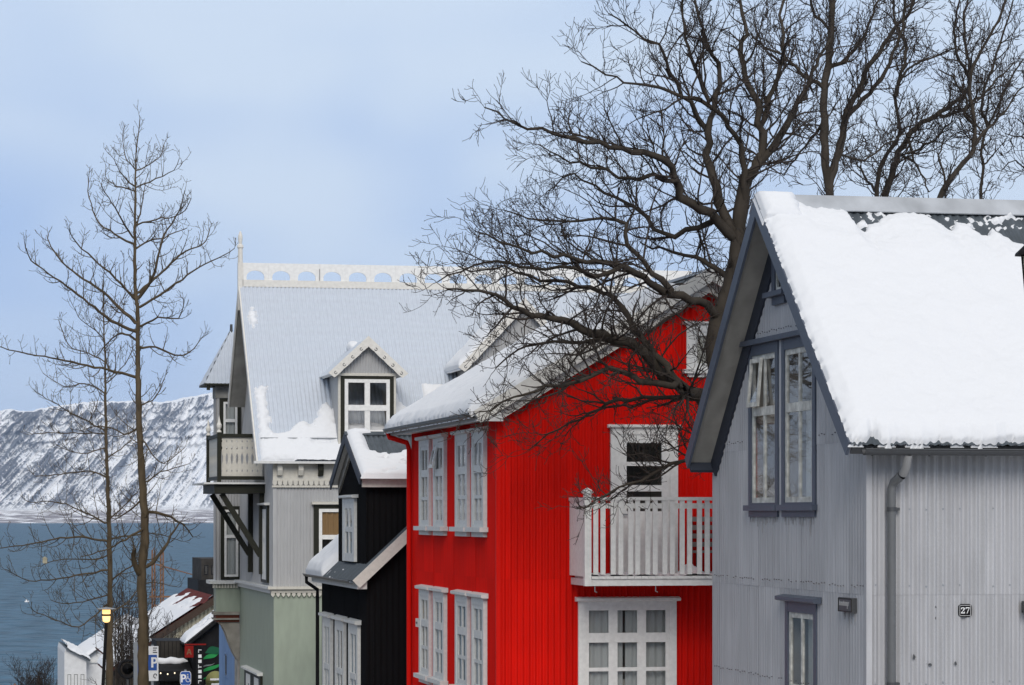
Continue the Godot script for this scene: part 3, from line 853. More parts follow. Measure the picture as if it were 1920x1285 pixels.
func terrain() -> void:
	# the hillside falls to the shore in one even grade
	var mb := MB.new()
	var zs := [60.0, 0.0, -60.0, -120.0, -180.0, -235.0, -262.0]
	for i in zs.size() - 1:
		var za: float = zs[i]
		var zb: float = zs[i + 1]
		var ya := ground_y(za)
		var yb: float = ground_y(zb) if zb > -240.0 else -22.0
		mb.quad(Vector3(-400, ya, za), Vector3(400, ya, za), Vector3(400, yb, zb), Vector3(-400, yb, zb))
	structure(mb, "ground", M.ground)
	mb = MB.new()
	mb.quad(Vector3(-5.5, ground_y(40) + 0.004, 40), Vector3(2.2, ground_y(40) + 0.004, 40), Vector3(2.2, ground_y(-230) + 0.004, -230), Vector3(-5.5, ground_y(-230) + 0.004, -230))
	structure(mb, "road", M.asphalt)
	mb = MB.new()
	mb.box(Transform3D(Basis(Vector3(1, 0, 0), Vector3(0, 1, -0.0), Vector3(0, 0.075, 1)), Vector3(0, -1.75, 0)), Vector3(2.2, -0.2, -230), Vector3(4.9, 0.13, 40))
	structure(mb, "pavement", M.stone)
	mb = MB.new()
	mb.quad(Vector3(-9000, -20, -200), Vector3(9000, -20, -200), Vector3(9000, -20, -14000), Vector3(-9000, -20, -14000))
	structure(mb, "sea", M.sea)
	# the mountain across the bay
	mb = MB.new()
	var f := FastNoiseLite.new()
	f.seed = 77
	f.frequency = 1.0
	f.noise_type = FastNoiseLite.TYPE_SIMPLEX_SMOOTH
	f.fractal_octaves = 4
	var xs := PackedFloat32Array()
	var x := -2600.0
	while x < 3600.0:
		xs.append(x)
		x += 3.5 if x > 60.0 and x < 1050.0 else 60.0
	var nz_ := 230
	for j in nz_:
		var s := float(j) / (nz_ - 1)
		for i in xs.size():
			var px := xs[i]
			var prof := 0.0                              # height over the run of the slope
			if s < 0.12:
				prof = 34.0 * s / 0.12
			elif s < 0.82:
				prof = 34.0 + 336.0 * pow((s - 0.12) / 0.70, 1.12)
			else:
				prof = 370.0 + 34.0 * sin((s - 0.82) / 0.18 * PI * 0.5)
			var crest := 1.0 + 0.13 * clampf((px - 600.0) / 700.0, -1.0, 1.0) + 0.05 * f.get_noise_2d(px / 300.0, 3.0) + 0.014 * f.get_noise_2d(px / 50.0, 8.0)
			var steep := smoothstep(0.10, 0.3, s) * (1.0 - smoothstep(0.84, 0.95, s))
			var q := px - prof * 0.95
			var ridge := 1.0 - absf(f.get_noise_2d(q / 190.0, prof / 900.0))
			var gully := f.get_noise_2d(q / 26.0, prof / 240.0)
			var small := f.get_noise_2d(q / 8.0, prof / 70.0)
			var yy := prof * crest + steep * (gully * 12.0 + small * 4.0) + 2.5 * sin(prof / 4.6) * smoothstep(215.0, 255.0, prof) * (1.0 - smoothstep(356.0, 368.0, prof))
			var zz := -8000.0 - 1500.0 * s + steep * (ridge * 190.0 - 95.0 + gully * 34.0 + small * 9.0) + f.get_noise_2d(px / 300.0, 40.0) * 40.0
			mb.v.append(Vector3(px, -21.0 + yy, zz))
			# bare rock where ribs stick out of the snow and along the lava beds near the top
			var rock := smoothstep(-0.08, 0.14, gully * 0.5 + small * 0.5 + 0.9 * (ridge - 0.80) + 0.45 * f.get_noise_2d(px / 9.0, prof / 9.0) + 0.35 * f.get_noise_2d(px / 160.0, prof / 90.0))
			rock *= 0.9 * smoothstep(0.10, 0.2, s)
			var bed := pow(maxf(0.0, sin(prof / 4.6 + 2.2 * f.get_noise_2d(px / 220.0, 9.0))), 1.4) * smoothstep(215.0, 255.0, prof) * (1.0 - smoothstep(356.0, 368.0, prof))
			bed *= smoothstep(-0.3, 0.15, f.get_noise_2d(px / 24.0, prof / 20.0) + 0.15)
			var shore := (1.0 - smoothstep(0.09, 0.19, s)) * smoothstep(-0.45, 0.1, f.get_noise_2d(px / 90.0, prof / 5.0))
			rock = clampf(maxf(maxf(rock, bed * 0.95), shore * 0.85), 0.0, 1.0)
			if s > 0.9:
				rock = 0.0
			var snowc := Color(0.88, 0.90, 0.93)
			var rockc := Color(0.085, 0.10, 0.135) if s > 0.14 else Color(0.15, 0.125, 0.135)
			mb.c.append(snowc.lerp(rockc, rock))
	var nx := xs.size()
	mb.n.resize(mb.v.size())
	for j in nz_:
		for i in nx:
			var a := mb.v[j * nx + mini(i + 1, nx - 1)] - mb.v[j * nx + maxi(i - 1, 0)]
			var b := mb.v[mini(j + 1, nz_ - 1) * nx + i] - mb.v[maxi(j - 1, 0) * nx + i]
			mb.n[j * nx + i] = a.cross(b).normalized()
			if i < nx - 1 and j < nz_ - 1:
				var k := j * nx + i
				mb.idx.append_array([k, k + nx + 1, k + 1, k, k + nx, k + nx + 1])
	structure(mb, "mountain", M.mountain)

# ---- the grey house ----
func screws(house: Node, t: Transform3D, row: Array, st: float, mat_: Material, r := 0.009) -> void:
	# row: list of [u0, u1, v]
	var mb := MB.new()
	rng.seed = 4
	for k in row:
		var u: float = ceilf(k[0] / st) * st
		while u < k[1]:
			if rng.randf() < 0.85:
				var p := Vector3(u, k[2] + rng.randf_range(-0.012, 0.012), 0.010)
				mb.box(t, p + Vector3(-r, -r, 0), p + Vector3(r, r, 0.012))
			u += st
	put(mb, "screws", mat_, house, "stuff")

func grey_house() -> void:
	var zn := -27.0
	var zf := -32.73
	var xw := 9.28
	var xr := 8.977
	var xe := 17.4
	var h := thing("corrugated_house", "grey corrugated iron house with steep snow covered roof and blue trim, numbered 27", "house", Vector3(xw, ground_y(-30), -29.85))
	var gw := street_wall(xw)
	var sw := front_wall(zn)
	var yb := ground_y(-32.7) - 0.2
	var wopt := {"cas": "blue_trim", "sash": "sash", "cw": 0.10, "cb": 0.03, "ct": 0.12, "cd": 0.022, "sw": 0.06, "mun": 0.06, "deep": 0.045, "cols": 2, "rows": [0.6, 1.05], "bars": [0.1], "sill": [0.06, 0.05, 0.07, 0.07], "capmat": "blue_trim"}
	var holes := [hole(-31.15, -30.01, 0.12, 1.99), hole(-29.87, -28.66, 0.12, 1.99), hole(-29.73, -28.62, -2.9, -0.95), hole(-30.15, -29.67, 2.5, 2.95)]
	clad(h, gw, PackedVector2Array([Vector2(zn, yb), Vector2(zn, 0.93), Vector2(-29.85, 3.36), Vector2(zf, 0.62), Vector2(zf, yb)]), holes, [yb, -0.76, 0.805, 2.05, 3.5], 0.09, 0.004, M.grey_wall)
	clad(h, sw, PackedVector2Array([Vector2(xw, yb), Vector2(xe - 0.3, yb), Vector2(xe - 0.3, 0.80), Vector2(xw, 0.80)]), [], [yb, -0.76, 0.9], 0.09, 0.017, M.grey_wall)
	clad(h, Transform3D(Basis(Vector3(0, 0, -1), Vector3.UP, Vector3(1, 0, 0)), Vector3(xe - 0.3, 0, 0)), PackedVector2Array([Vector2(-zn, yb), Vector2(-zn, 0.93), Vector2(29.85, 3.36), Vector2(-zf, 0.62), Vector2(-zf, yb)]), [], [yb, -0.76, 3.5], 0.09, 0.009, M.grey_wall)
	clad(h, Transform3D(Basis(Vector3(-1, 0, 0), Vector3.UP, Vector3(0, 0, -1)), Vector3(0, 0, zf)), PackedVector2Array([Vector2(-xw, yb), Vector2(-xe + 0.3, yb), Vector2(-xe + 0.3, 0.62), Vector2(-xw, 0.62)]), [], [yb, -0.76, 0.7], 0.09, 0.012, M.grey_wall)
	board(h, "corner_trim", Transform3D.IDENTITY, Vector3(xw - 0.018, yb, zn - 0.05), Vector3(xw + 0.045, 0.78, zn + 0.018), M.grey_wall)
	screws(h, gw, [[zf, zn, -0.715], [zf, zn, -1.815], [zf, -31.2, 0.865], [-28.6, -27.2, 0.865], [-31.0, -28.9, 2.09]], 0.09, M.screw, 0.006)
	screws(h, sw, [[9.35, 17.0, 0.07], [9.35, 17.0, -0.709], [9.35, 17.0, -1.7]], 0.18, M.steel, 0.008)
	# flakes of paint lost from the side wall
	var mb := MB.new()
	rng.seed = 8
	for c in [[10.005, -0.925, 0.008, 0.014], [9.995, -1.04, 0.02, 0.022], [9.77, -1.43, 0.016, 0.03], [9.90, -1.50, 0.014, 0.02], [9.945, -1.51, 0.022, 0.018], [10.22, -1.5, 0.014, 0.02]]:
		var pl := PackedVector2Array()
		for k in 7:
			var an := TAU * k / 7.0
			pl.append(Vector2(c[0] + cos(an) * c[2] * rng.randf_range(0.5, 1.2), c[1] + sin(an) * c[3] * rng.randf_range(0.5, 1.2)))
		mb.prism(sw, pl, 0.008, 0.0138)
	put(mb, "paint_chips", M.dark_metal, h, "stuff")
	# dirt that has run down from the sills
	mb = MB.new()
	for e in [[-31.12, -30.03, 0.0, 26], [-29.85, -28.68, 0.0, 28], [-27.75, -27.35, -1.0, 8]]:
		for k in e[3]:
			var u := rng.randf_range(e[0], e[1])
			var len_ := rng.randf_range(0.03, 0.11) * (2.2 if rng.randf() < 0.12 else 1.0)
			var hw := rng.randf_range(0.003, 0.009)
			mb.prism(gw, PackedVector2Array([Vector2(u - hw, e[2]), Vector2(u + hw, e[2]), Vector2(u + hw * 0.3, e[2] - len_), Vector2(u - hw * 0.3, e[2] - len_)]), 0.006, 0.0125)
	put(mb, "drip_stains", M.drip, h, "stuff")
	# windows
	var w1 := wopt.duplicate()
	w1.merge({"open": 0, "swing": 0.08, "curtains": [[0.3, 1.0, 0.0, 0.62, "curtain", 0.16]]})
	window(h, gw, -31.15, -30.01, 0.12, 1.96, w1)
	var w2 := wopt.duplicate()
	w2.merge({"curtains": [[0.1, 1.0, 0.0, 0.6, "curtain", 0.18], [0.55, 1.0, 0.6, 1.0, "curtain_grey", 0.2]]})
	window(h, gw, -29.87, -28.66, 0.12, 1.96, w2)
	board(h, "window_head", gw, Vector3(-31.32, 1.962, 0), Vector3(-28.5, 2.02, 0.08), M.blue_trim)
	var w3 := wopt.duplicate()
	w3.merge({"rows": [0.8, 1.0], "cap": [0.07, 0.13, 0.10], "curtains": [[0.1, 1.0, 0.55, 1.0, "curtain", 0.16], [0.5, 1.0, 0.0, 0.52, "wood_panel", 0.06]]}, true)
	window(h, gw, -29.73, -28.62, -2.95, -0.935, w3)
	window(h, gw, -30.15, -29.67, 2.5, 2.98, {"cas": "blue_trim", "sash": "sash", "cw": 0.12, "cb": 0.02, "cd": 0.05, "sw": 0.03, "cols": 1, "sill": [0.05, 0.12, 0.12, 0.09]})
	# roof
	var ns := Vector3(0, 3.50 - 0.72, -29.85 + 26.635)
	var near_s := slope(Vector3(0, 0.72, -26.635), ns, Vector3(1, 0, 0))
	var fs := Vector3(0, 3.50 - 0.69, 32.756 - 29.85)
	var far_s := slope(Vector3(0, 0.69, -32.756), fs, Vector3(-1, 0, 0))
	var r1 := sheet_roof(h, near_s, xr, xe, ns.length(), 0.07, 0.09, 0.010, M.slate_roof, M.soffit)
	var r2 := sheet_roof(h, far_s, -xe, -xr, fs.length(), 0.07, 0.09, 0.010, M.slate_roof, M.soffit)
	rake_board(r1, "bargeboard", near_s, xr - 0.03, xr, -0.02, ns.length(), -0.13, 0.035, 0.865, M.blue_trim)
	rake_board(r2, "bargeboard", far_s, -xr, -xr + 0.03, -0.03, fs.length(), -0.13, 0.035, 0.967, M.blue_trim)
	board(r2, "rafter_trim", far_s, Vector3(-xw - 0.02, 0.02, -0.31), Vector3(-xw + 0.035, fs.length() - 0.25, -0.071), M.dark_trim)
	board(r1, "rafter_trim", near_s, Vector3(xw - 0.035, 0.3, -0.26), Vector3(xw + 0.02, ns.length() - 0.25, -0.071), M.dark_trim)
	board(r2, "eave_end", far_s, Vector3(-xw, -0.03, -0.20), Vector3(-xr, 0.012, 0.0), M.dark_trim)
	board(r1, "fascia", near_s, Vector3(xr + 0.02, -0.012, -0.12), Vector3(xe, 0.012, -0.012), M.dark_metal)
	board(r1, "ridge_cap", near_s, Vector3(xr - 0.035, ns.length() - 0.24, 0.045), Vector3(xe, ns.length() + 0.05, 0.058), M.zinc)
	board(r2, "ridge_cap", far_s, Vector3(-xe, fs.length() - 0.24, 0.045), Vector3(-xr + 0.035, fs.length() + 0.045, 0.058), M.zinc)
	gutter(r1, Vector3(9.10, 0.665, -26.585), Vector3(xe, 0.665, -26.585), 0.06, M.dark_metal)
	mb = MB.new()
	for k in 14:
		var x := 9.2 + k * 0.6
		mb.box(Transform3D.IDENTITY, Vector3(x, 0.6, -26.655), Vector3(x + 0.02, 0.71, -26.648))
		mb.box(Transform3D.IDENTITY, Vector3(x, 0.667, -26.65), Vector3(x + 0.02, 0.675, -26.52))
	put(mb, "gutter_brackets", M.dark_metal, r1, "stuff")
	# downpipe with its swan neck
	mb = MB.new()
	mb.tube(PackedVector3Array([Vector3(9.57, 0.62, -26.6), Vector3(9.57, 0.50, -26.66), Vector3(9.565, 0.42, -26.74)]), PackedFloat32Array([0.046, 0.046, 0.046]), 12)
	var dp := put(mb, "downpipe", M.pipe_pale, h)
	mb = MB.new()
	mb.tube(PackedVector3Array([Vector3(9.56, 0.41, -26.76), Vector3(9.515, 0.34, -26.87), Vector3(9.505, 0.28, -26.91), Vector3(9.505, -2.0, -26.91), Vector3(9.505, yb + 0.3, -26.91)]), PackedFloat32Array([0.046, 0.046, 0.044, 0.044, 0.044]), 14)
	put(mb, "lower_pipe", M.pipe, dp)
	mb = MB.new()
	for y: float in [0.07, -1.7]:
		mb.cyl(Vector3(9.505, y - 0.02, -26.91), Vector3(9.505, y + 0.02, -26.91), 0.051, 0.051, 14)
		mb.box(Transform3D.IDENTITY, Vector3(9.55, y - 0.015, -27.0), Vector3(9.6, y + 0.015, -26.93))
	put(mb, "pipe_clip", M.dark_metal, dp)
	# snow: a thick even blanket, broken below the ridge
	var ln := ns.length()
	var bare := [[8.9, 0.0], [9.40, 0.02], [9.50, 0.16], [9.93, 0.20], [9.985, 0.52], [10.06, 0.62], [10.14, 0.46], [10.28, 0.40], [10.42, 0.26], [10.6, 0.22], [10.85, 0.24], [10.96, 0.38], [11.03, 0.50], [11.10, 0.55], [11.18, 0.36], [11.27, 0.38], [11.38, 0.60], [11.48, 0.66], [11.56, 0.50], [11.63, 0.62], [11.78, 0.78], [11.95, 0.85], [12.1, 0.62], [12.6, 0.9], [13.2, 0.6], [14.5, 0.9], [16.0, 0.5], [18.0, 0.6]]
	var edge := func(x: float) -> float:
		for k in bare.size() - 1:
			if x < bare[k + 1][0]:
				return lerpf(bare[k][1], bare[k + 1][1], (x - bare[k][0]) / (bare[k + 1][0] - bare[k][0]))
		return 0.6
	snow(r1, near_s, xr - 0.03, 17.35, -0.10, ln + 0.03, 0.024, func(u: float, v: float) -> float:
		var top: float = ln - edge.call(u) + 0.035 * nz(u, v, 9.0)
		var low := 0.0 + 0.05 * nz(u, 3.0, 4.0) + 0.03 * nz(u, 7.0, 14.0)
		if u > 9.16 and u < 9.30:
			low += 0.10 * (1.0 - absf(u - 9.22) / 0.08)
		var d := minf(minf(top - v, v - low), u - (xr - 0.03) - 0.012 * nz(v, 2.0, 6.0))
		var t := -0.05
		if d > 0.0:
			t = 0.03 + 0.115 * sqrt(clampf(d / 0.16, 0.0, 1.0)) * (1.0 - 0.45 * smoothstep(0.7, 0.1, top - v)) + 0.030 * nz(u, v, 0.9) + 0.012 * nz(u, v, 3.0) + 0.005 * nz(u, v, 9.0)
		# crumbs left between the ridge and the blanket
		var cr := nz(u * 0.8, v * 1.3, 5.5) * 1.0 + nz(u + 9.0, v, 2.0) * 0.5 + nz(u, v, 14.0) * 0.25
		if v < ln - 0.20 and v > ln - 0.52 and u > 9.9:
			t = maxf(t, 0.10 * (cr - 0.04))
		return t)
	snow(r1, near_s, xr - 0.04, 9.44, ln - 0.45, ln + 0.06, 0.024, func(u: float, v: float) -> float:
		var d := minf(minf(u - (xr - 0.035), 9.40 + 0.03 * nz(v, 5.0, 8.0) - u), minf(v - (ln - 0.45), ln + 0.05 - v))
		return 0.05 + 0.11 * sqrt(clampf(d / 0.1, 0.0, 1.0)) + 0.01 * nz(u, v, 8.0) if d > 0.0 else -0.05)
	# street name plate and house number
	var sg := thing("street_sign", "dark street name plate with worn pale lettering on the grey gable", "sign", Vector3(xw - 0.03, -0.92, -27.55))
	board(sg, "plate", gw, Vector3(-27.77, -0.99, 0.0), Vector3(-27.33, -0.842, 0.055), M.dark_metal)
	mb = MB.new()
	for e in [[-27.765, -27.335, -0.985, -0.978], [-27.765, -27.335, -0.855, -0.848], [-27.765, -27.755, -0.978, -0.855], [-27.345, -27.335, -0.978, -0.855]]:
		mb.box(gw, Vector3(e[0], e[2], 0.054), Vector3(e[1], e[3], 0.06))
	put(mb, "frame", M.brown_dark, sg)
	mb = MB.new()
	for k in 11:                                       # lettering too worn to read: a row of pale strokes
		var u := -27.73 + k * 0.028
		mb.box(gw, Vector3(u, -0.925 - (0.03 if k == 9 else 0.0), 0.054), Vector3(u + 0.013, -0.885 + (0.012 if k in [0, 5] else 0.0), 0.0575))
		if k % 2 == 0:
			mb.box(gw, Vector3(u + 0.013, -0.897, 0.054), Vector3(u + 0.028, -0.885, 0.057))
	put(mb, "lettering", M.sign_text, sg)
	var nb := thing("house_number", "small black enamel plate with white number 27 on corrugated side wall", "sign", Vector3(10.315, -0.96, zn))
	mb = MB.new()
	var pl := PackedVector2Array()
	for k in 16:
		var an := TAU * (k + 0.5) / 16
		pl.append(Vector2(10.3155 + clampf(cos(an) * 0.085, -0.0715, 0.0715), -0.962 + clampf(sin(an) * 0.085, -0.066, 0.066)))
	mb.prism(sw, pl, 0.012, 0.026)
	put(mb, "plate", M.char, nb)
	mb = MB.new()
	for e in [[-0.058, 0.058, -0.054, -0.051], [-0.058, 0.058, 0.051, 0.054], [-0.060, -0.057, -0.05, 0.05], [0.057, 0.060, -0.05, 0.05]]:
		mb.box(sw, Vector3(10.3155 + e[0], -0.962 + e[2], 0.025), Vector3(10.3155 + e[1], -0.962 + e[3], 0.0275))
	put(mb, "border", M.sign_white, nb)
	text(nb, "number", "27", Vector3(10.3155, -0.962, zn + 0.0285), 0.062, M.sign_white, true)
	var wl := thing("wall_lantern", "small dark lantern fixed to corrugated side wall past the number plate", "lantern", Vector3(10.965, -0.95, zn))
	board(wl, "bracket", sw, Vector3(10.93, -0.99, 0.012), Vector3(11.0, -0.87, 0.03), M.dark_metal)
	mb = MB.new()
	mb.lathe(Transform3D(Basis.IDENTITY, Vector3(10.965, -0.95, zn + 0.09)), PackedVector2Array([Vector2(0.002, -0.07), Vector2(0.04, -0.06), Vector2(0.055, 0.0), Vector2(0.05, 0.04), Vector2(0.03, 0.07), Vector2(0.002, 0.085)]))
	put(mb, "lamp_body", M.dark_metal, wl)

func text(parent: Node, called: String, what: String, at: Vector3, size: float, m: Material, serif := false, basis := Basis.IDENTITY) -> void:
	var tm := TextMesh.new()
	var sf := SystemFont.new()
	sf.font_names = PackedStringArray(["Droid Serif" if serif else "Droid Sans"])
	sf.font_weight = 700
	tm.font = sf
	tm.text = what
	tm.font_size = 64
	tm.pixel_size = size / 46.0
	tm.depth = 0.003
	tm.material = m
	var o := MeshInstance3D.new()
	o.mesh = tm
	o.name = called
	o.transform = Transform3D(basis, at - org)
	parent.add_child(o, true)

# ---- the red house ----
func red_house() -> void:
	var xw := 7.476
	var zn := -37.0
	var zf := -43.79
	var xr := 13.32
	var h := thing("corrugated_house", "bright red corrugated iron house with white windows and a white balcony", "house", Vector3(xw, ground_y(-40), -40))
	var sw := street_wall(xw)
	var fw := front_wall(zn)
	var yb := ground_y(-43.8) - 0.2
	var us := [[-42.85, -41.96], [-41.63, -40.70], [-39.80, -38.86], [-38.55, -37.66]]
	var holes := []
	for u in us:
		holes.append(hole(u[0], u[1], -0.16, 1.17))
		holes.append(hole(u[0], u[1], -2.44, -1.11))
	clad(h, sw, rect(zf, zn, yb, 1.36), holes, [yb, -0.815, 1.5], 0.076, 0.009, M.red)
	clad(h, fw, PackedVector2Array([Vector2(xw, yb), Vector2(xr, yb), Vector2(xr, 1.42), Vector2(10.40, 3.17), Vector2(xw, 1.42)]), [hole(9.044, 9.989, -0.82, 1.20), hole(8.591, 9.967, -2.95, -1.157), hole(10.11, 10.69, 2.0, 2.62)], [yb, -0.815, 1.62, 3.4], 0.085, 0.017, M.red)
	board(h, "corner_trim", Transform3D.IDENTITY, Vector3(xw - 0.015, yb, zn - 0.04), Vector3(xw + 0.04, 1.36, zn + 0.016), M.red)
	board(h, "back_wall", Transform3D.IDENTITY, Vector3(xw + 0.02, yb, zf), Vector3(xr, 1.36, zf + 0.1), M.red)
	board(h, "side_wall", Transform3D.IDENTITY, Vector3(xr - 0.1, yb, zf + 0.1), Vector3(xr, 1.36, zn - 0.05), M.red)
	screws(h, fw, [[7.6, 13.2, -0.775], [7.6, 13.2, 1.66]], 0.17, M.red, 0.008)
	for i in 4:
		var u: Array = us[i]
		var o := {"cas": "grey_paint", "sash": "grey_paint", "cw": 0.12, "cb": 0.04, "ct": 0.1, "cd": 0.06, "sw": 0.06, "mun": 0.07, "deep": 0.04, "cols": 2, "rows": [1.0, 1.0, 1.0], "bars": [0.11, 0.05], "cap": [0.07, 0.09, 0.11], "sill": [0.06, 0.09, 0.13, 0.07], "curtains": [[[0.0, 0.5, 0.0, 1.0, "curtain_grey", 0.12]], [[0.0, 0.3, 0.0, 1.0, "curtain", 0.2], [0.75, 1.0, 0.0, 1.0, "curtain", 0.2]], [[0.0, 1.0, 0.0, 0.45, "curtain", 0.1]], [[0.4, 1.0, 0.1, 1.0, "curtain_grey", 0.3]]][i]}
		if i == 1:
			o.merge({"open": 0, "swing": 0.22})
		window(h, sw, u[0], u[1], -0.16, 1.17, o)
		var o2 := o.duplicate()
		o2.erase("open")
		o2.curtains = [[[0.0, 1.0, 0.0, 0.5, "curtain", 0.1]], [[0.0, 0.45, 0.0, 1.0, "curtain_grey", 0.2]], [], [[0.0, 0.35, 0.0, 1.0, "curtain", 0.15], [0.7, 1.0, 0.0, 1.0, "curtain", 0.15]]][i]
		window(h, sw, u[0], u[1], -2.44, -1.13, o2)
	# balcony door and the window under it
	var d := window(h, fw, 9.044, 9.989, -0.79, 1.20, {"called": "door", "cw": 0.11, "cb": 0.74, "ct": 0.09, "cd": 0.045, "sw": 0.115, "mun": 0.05, "cols": 1, "rows": [0.285, 0.29, 0.3], "bars": [0.055, 0.085], "cap": [0.05, 0.045, 0.1]})
	board(d, "panel", fw, Vector3(9.27, -0.68, 0.041), Vector3(9.76, -0.12, 0.049), M.white_paint)
	var mb := MB.new()
	mb.cyl(Vector3(9.21, 0.02, zn + 0.03), Vector3(9.21, 0.02, zn + 0.08), 0.015, 0.015, 8)
	mb.box(Transform3D.IDENTITY, Vector3(9.20, 0.01, zn + 0.07), Vector3(9.31, 0.03, zn + 0.085))
	put(mb, "handle", M.steel, d)
	window(h, fw, 8.591, 9.967, -2.95, -1.157, {"cw": 0.10, "cb": 0.05, "ct": 0.075, "cd": 0.05, "sw": 0.05, "mun": 0.125, "cols": 3, "rows": [0.27, 0.30, 0.30, 0.30], "bars": [0.13, 0.05, 0.06], "cap": [0.06, 0.04, 0.13], "sill": [0.06, 0.06, 0.12], "curtains": [[0.0, 0.46, 0.0, 1.0, "curtain_grey", 0.07], [0.5, 1.0, 0.0, 1.0, "curtain_grey", 0.10], [0.0, 1.0, 0.0, 0.4, "curtain", 0.16]]})
	window(h, fw, 10.11, 10.69, 2.0, 2.62, {"cw": 0.1, "cb": 0.04, "cd": 0.05, "sw": 0.05, "cols": 1, "rows": [1.0], "cap": [0.05, 0.05, 0.1], "sill": [0.05, 0.05, 0.1, 0.05], "curtains": [[0.0, 1.0, 0.0, 1.0, "curtain", 0.03]]})
	# roof
	var z0 := -44.0
	var z1 := -36.70
	var run := Vector3(10.40 - 7.16, 3.34 - 1.385, 0)
	var ls := slope(Vector3(7.16, 1.385, 0), run, Vector3(0, 0, 1))
	var rs := slope(Vector3(13.64, 1.385, 0), Vector3(-run.x, run.y, 0), Vector3(0, 0, -1))
	var ln := run.length()
	var r1 := sheet_roof(h, ls, z0, z1, ln, 0.07, 0.076, 0.009, M.slate_roof, M.dark_trim)
	var r2 := sheet_roof(h, rs, -z1, -z0, ln, 0.07, 0.076, 0.009, M.slate_roof, M.dark_trim)
	rake_board(r1, "bargeboard", ls, z1, z1 + 0.035, -0.05, ln, -0.13, 0.05, 0.603, M.cream_trim)
	rake_board(r1, "lower_bargeboard", ls, z1 - 0.16, z1 - 0.12, 0.2, ln, -0.25, -0.072, 0.603, M.cream_trim)
	rake_board(r2, "bargeboard", rs, -z1 - 0.035, -z1, -0.05, ln, -0.13, 0.05, 0.603, M.cream_trim)
	rake_board(r2, "lower_bargeboard", rs, -z1 + 0.12, -z1 + 0.16, 0.2, ln, -0.25, -0.072, 0.603, M.cream_trim)
	board(r1, "far_bargeboard", ls, Vector3(z0 - 0.03, -0.05, -0.13), Vector3(z0, ln, 0.03), M.cream_trim)
	board(r1, "eave_return", Transform3D.IDENTITY, Vector3(7.14, 1.27, z1 - 0.115), Vector3(7.50, 1.40, z1 + 0.0), M.grey_paint)
	board(r1, "fascia", Transform3D.IDENTITY, Vector3(7.17, 1.27, z0), Vector3(7.20, 1.36, z1 - 0.12), M.grey_paint)
	board(r1, "soffit", Transform3D.IDENTITY, Vector3(7.20, 1.30, z0), Vector3(7.47, 1.315, z1 - 0.12), M.grey_paint)
	board(r1, "ridge_cap", ls, Vector3(z0, ln - 0.13, 0.03), Vector3(z1 + 0.04, ln + 0.02, 0.042), M.dark_metal)
	board(r2, "ridge_cap", rs, Vector3(-z1 - 0.04, ln - 0.13, 0.03), Vector3(-z0, ln + 0.02, 0.042), M.dark_metal)
	gutter(r1, Vector3(7.10, 1.375, z1 - 0.02), Vector3(7.10, 1.375, z0 + 0.02), 0.065, M.pipe)
	mb = MB.new()
	mb.tube(PackedVector3Array([Vector3(7.10, 1.34, -43.9), Vector3(7.12, 1.25, -43.88), Vector3(7.38, 1.16, -43.72), Vector3(7.41, 1.05, -43.70), Vector3(7.41, yb, -43.70)]), PackedFloat32Array([0.04, 0.04, 0.04, 0.04, 0.04]), 10)
	put(mb, "downpipe", M.red, h)
	snow(r1, ls, z0 - 0.03, z1 - 0.14, -0.12, ln, 0.035, func(u: float, v: float) -> float:
		var top := ln - 0.42 + 0.10 * nz(u, 1.0, 0.8) + 0.05 * nz(u, v, 5.0)
		var low := -0.09 + 0.035 * nz(u, 4.0, 3.0) + 0.02 * nz(u, 4.0, 9.0)
		var right := z1 - 0.16 + 0.05 * nz(v, 9.0, 2.5)
		var dd := minf(minf(top - v, v - low), minf(u - (z0 - 0.03), right - u))
		if dd <= 0.0:
			return -0.05
		return 0.03 + 0.14 * sqrt(clampf(dd / 0.2, 0.0, 1.0)) + 0.022 * nz(u, v, 1.4) + 0.008 * nz(u, v, 7.0))
	# balcony
	var bx0 := 8.494
	var bx1 := 11.05
	var bz := -36.0
	var bal := board(h, "balcony", Transform3D.IDENTITY, Vector3(bx0 + 0.05, -0.925, bz - 0.06), Vector3(bx1, -0.834, bz - 0.015), M.white_paint)
	board(bal, "side_beam", Transform3D.IDENTITY, Vector3(bx0, -0.925, zn + 0.02), Vector3(bx0 + 0.045, -0.834, bz - 0.065), M.grey_paint)
	for x: float in [8.75, 9.35, 9.95, 10.55]:
		board(bal, "joist", Transform3D.IDENTITY, Vector3(x, -0.93, zn + 0.02), Vector3(x + 0.05, -0.84, bz - 0.07), M.grey_paint)
	var x := 8.55
	while x < bx1:
		board(bal, "deck_plank", Transform3D.IDENTITY, Vector3(x, -0.833, zn + 0.02), Vector3(minf(x + 0.093, bx1), -0.797, bz + 0.012), M.white_paint)
		x += 0.097
	mb = MB.new()
	mb.box(Transform3D.IDENTITY, Vector3(8.447, -0.925, bz - 0.05), Vector3(8.537, 0.30, bz + 0.04))
	mb.box(Transform3D.IDENTITY, Vector3(8.425, 0.30, bz - 0.072), Vector3(8.559, 0.325, bz + 0.062))
	mb.lathe(Transform3D(Basis(Vector3.UP, PI / 4), Vector3(8.492, 0.325, bz - 0.005)), PackedVector2Array([Vector2(0.085, 0.0), Vector2(0.07, 0.02), Vector2(0.002, 0.052)]), 4)
	put(mb, "corner_post", M.white_paint, bal)
	board(bal, "hand_rail", Transform3D.IDENTITY, Vector3(8.54, 0.208, bz - 0.05), Vector3(bx1, 0.252, bz + 0.03), M.white_paint)
	board(bal, "lower_rail", Transform3D.IDENTITY, Vector3(8.54, 0.10, bz - 0.045), Vector3(bx1, 0.17, bz - 0.012), M.white_paint)
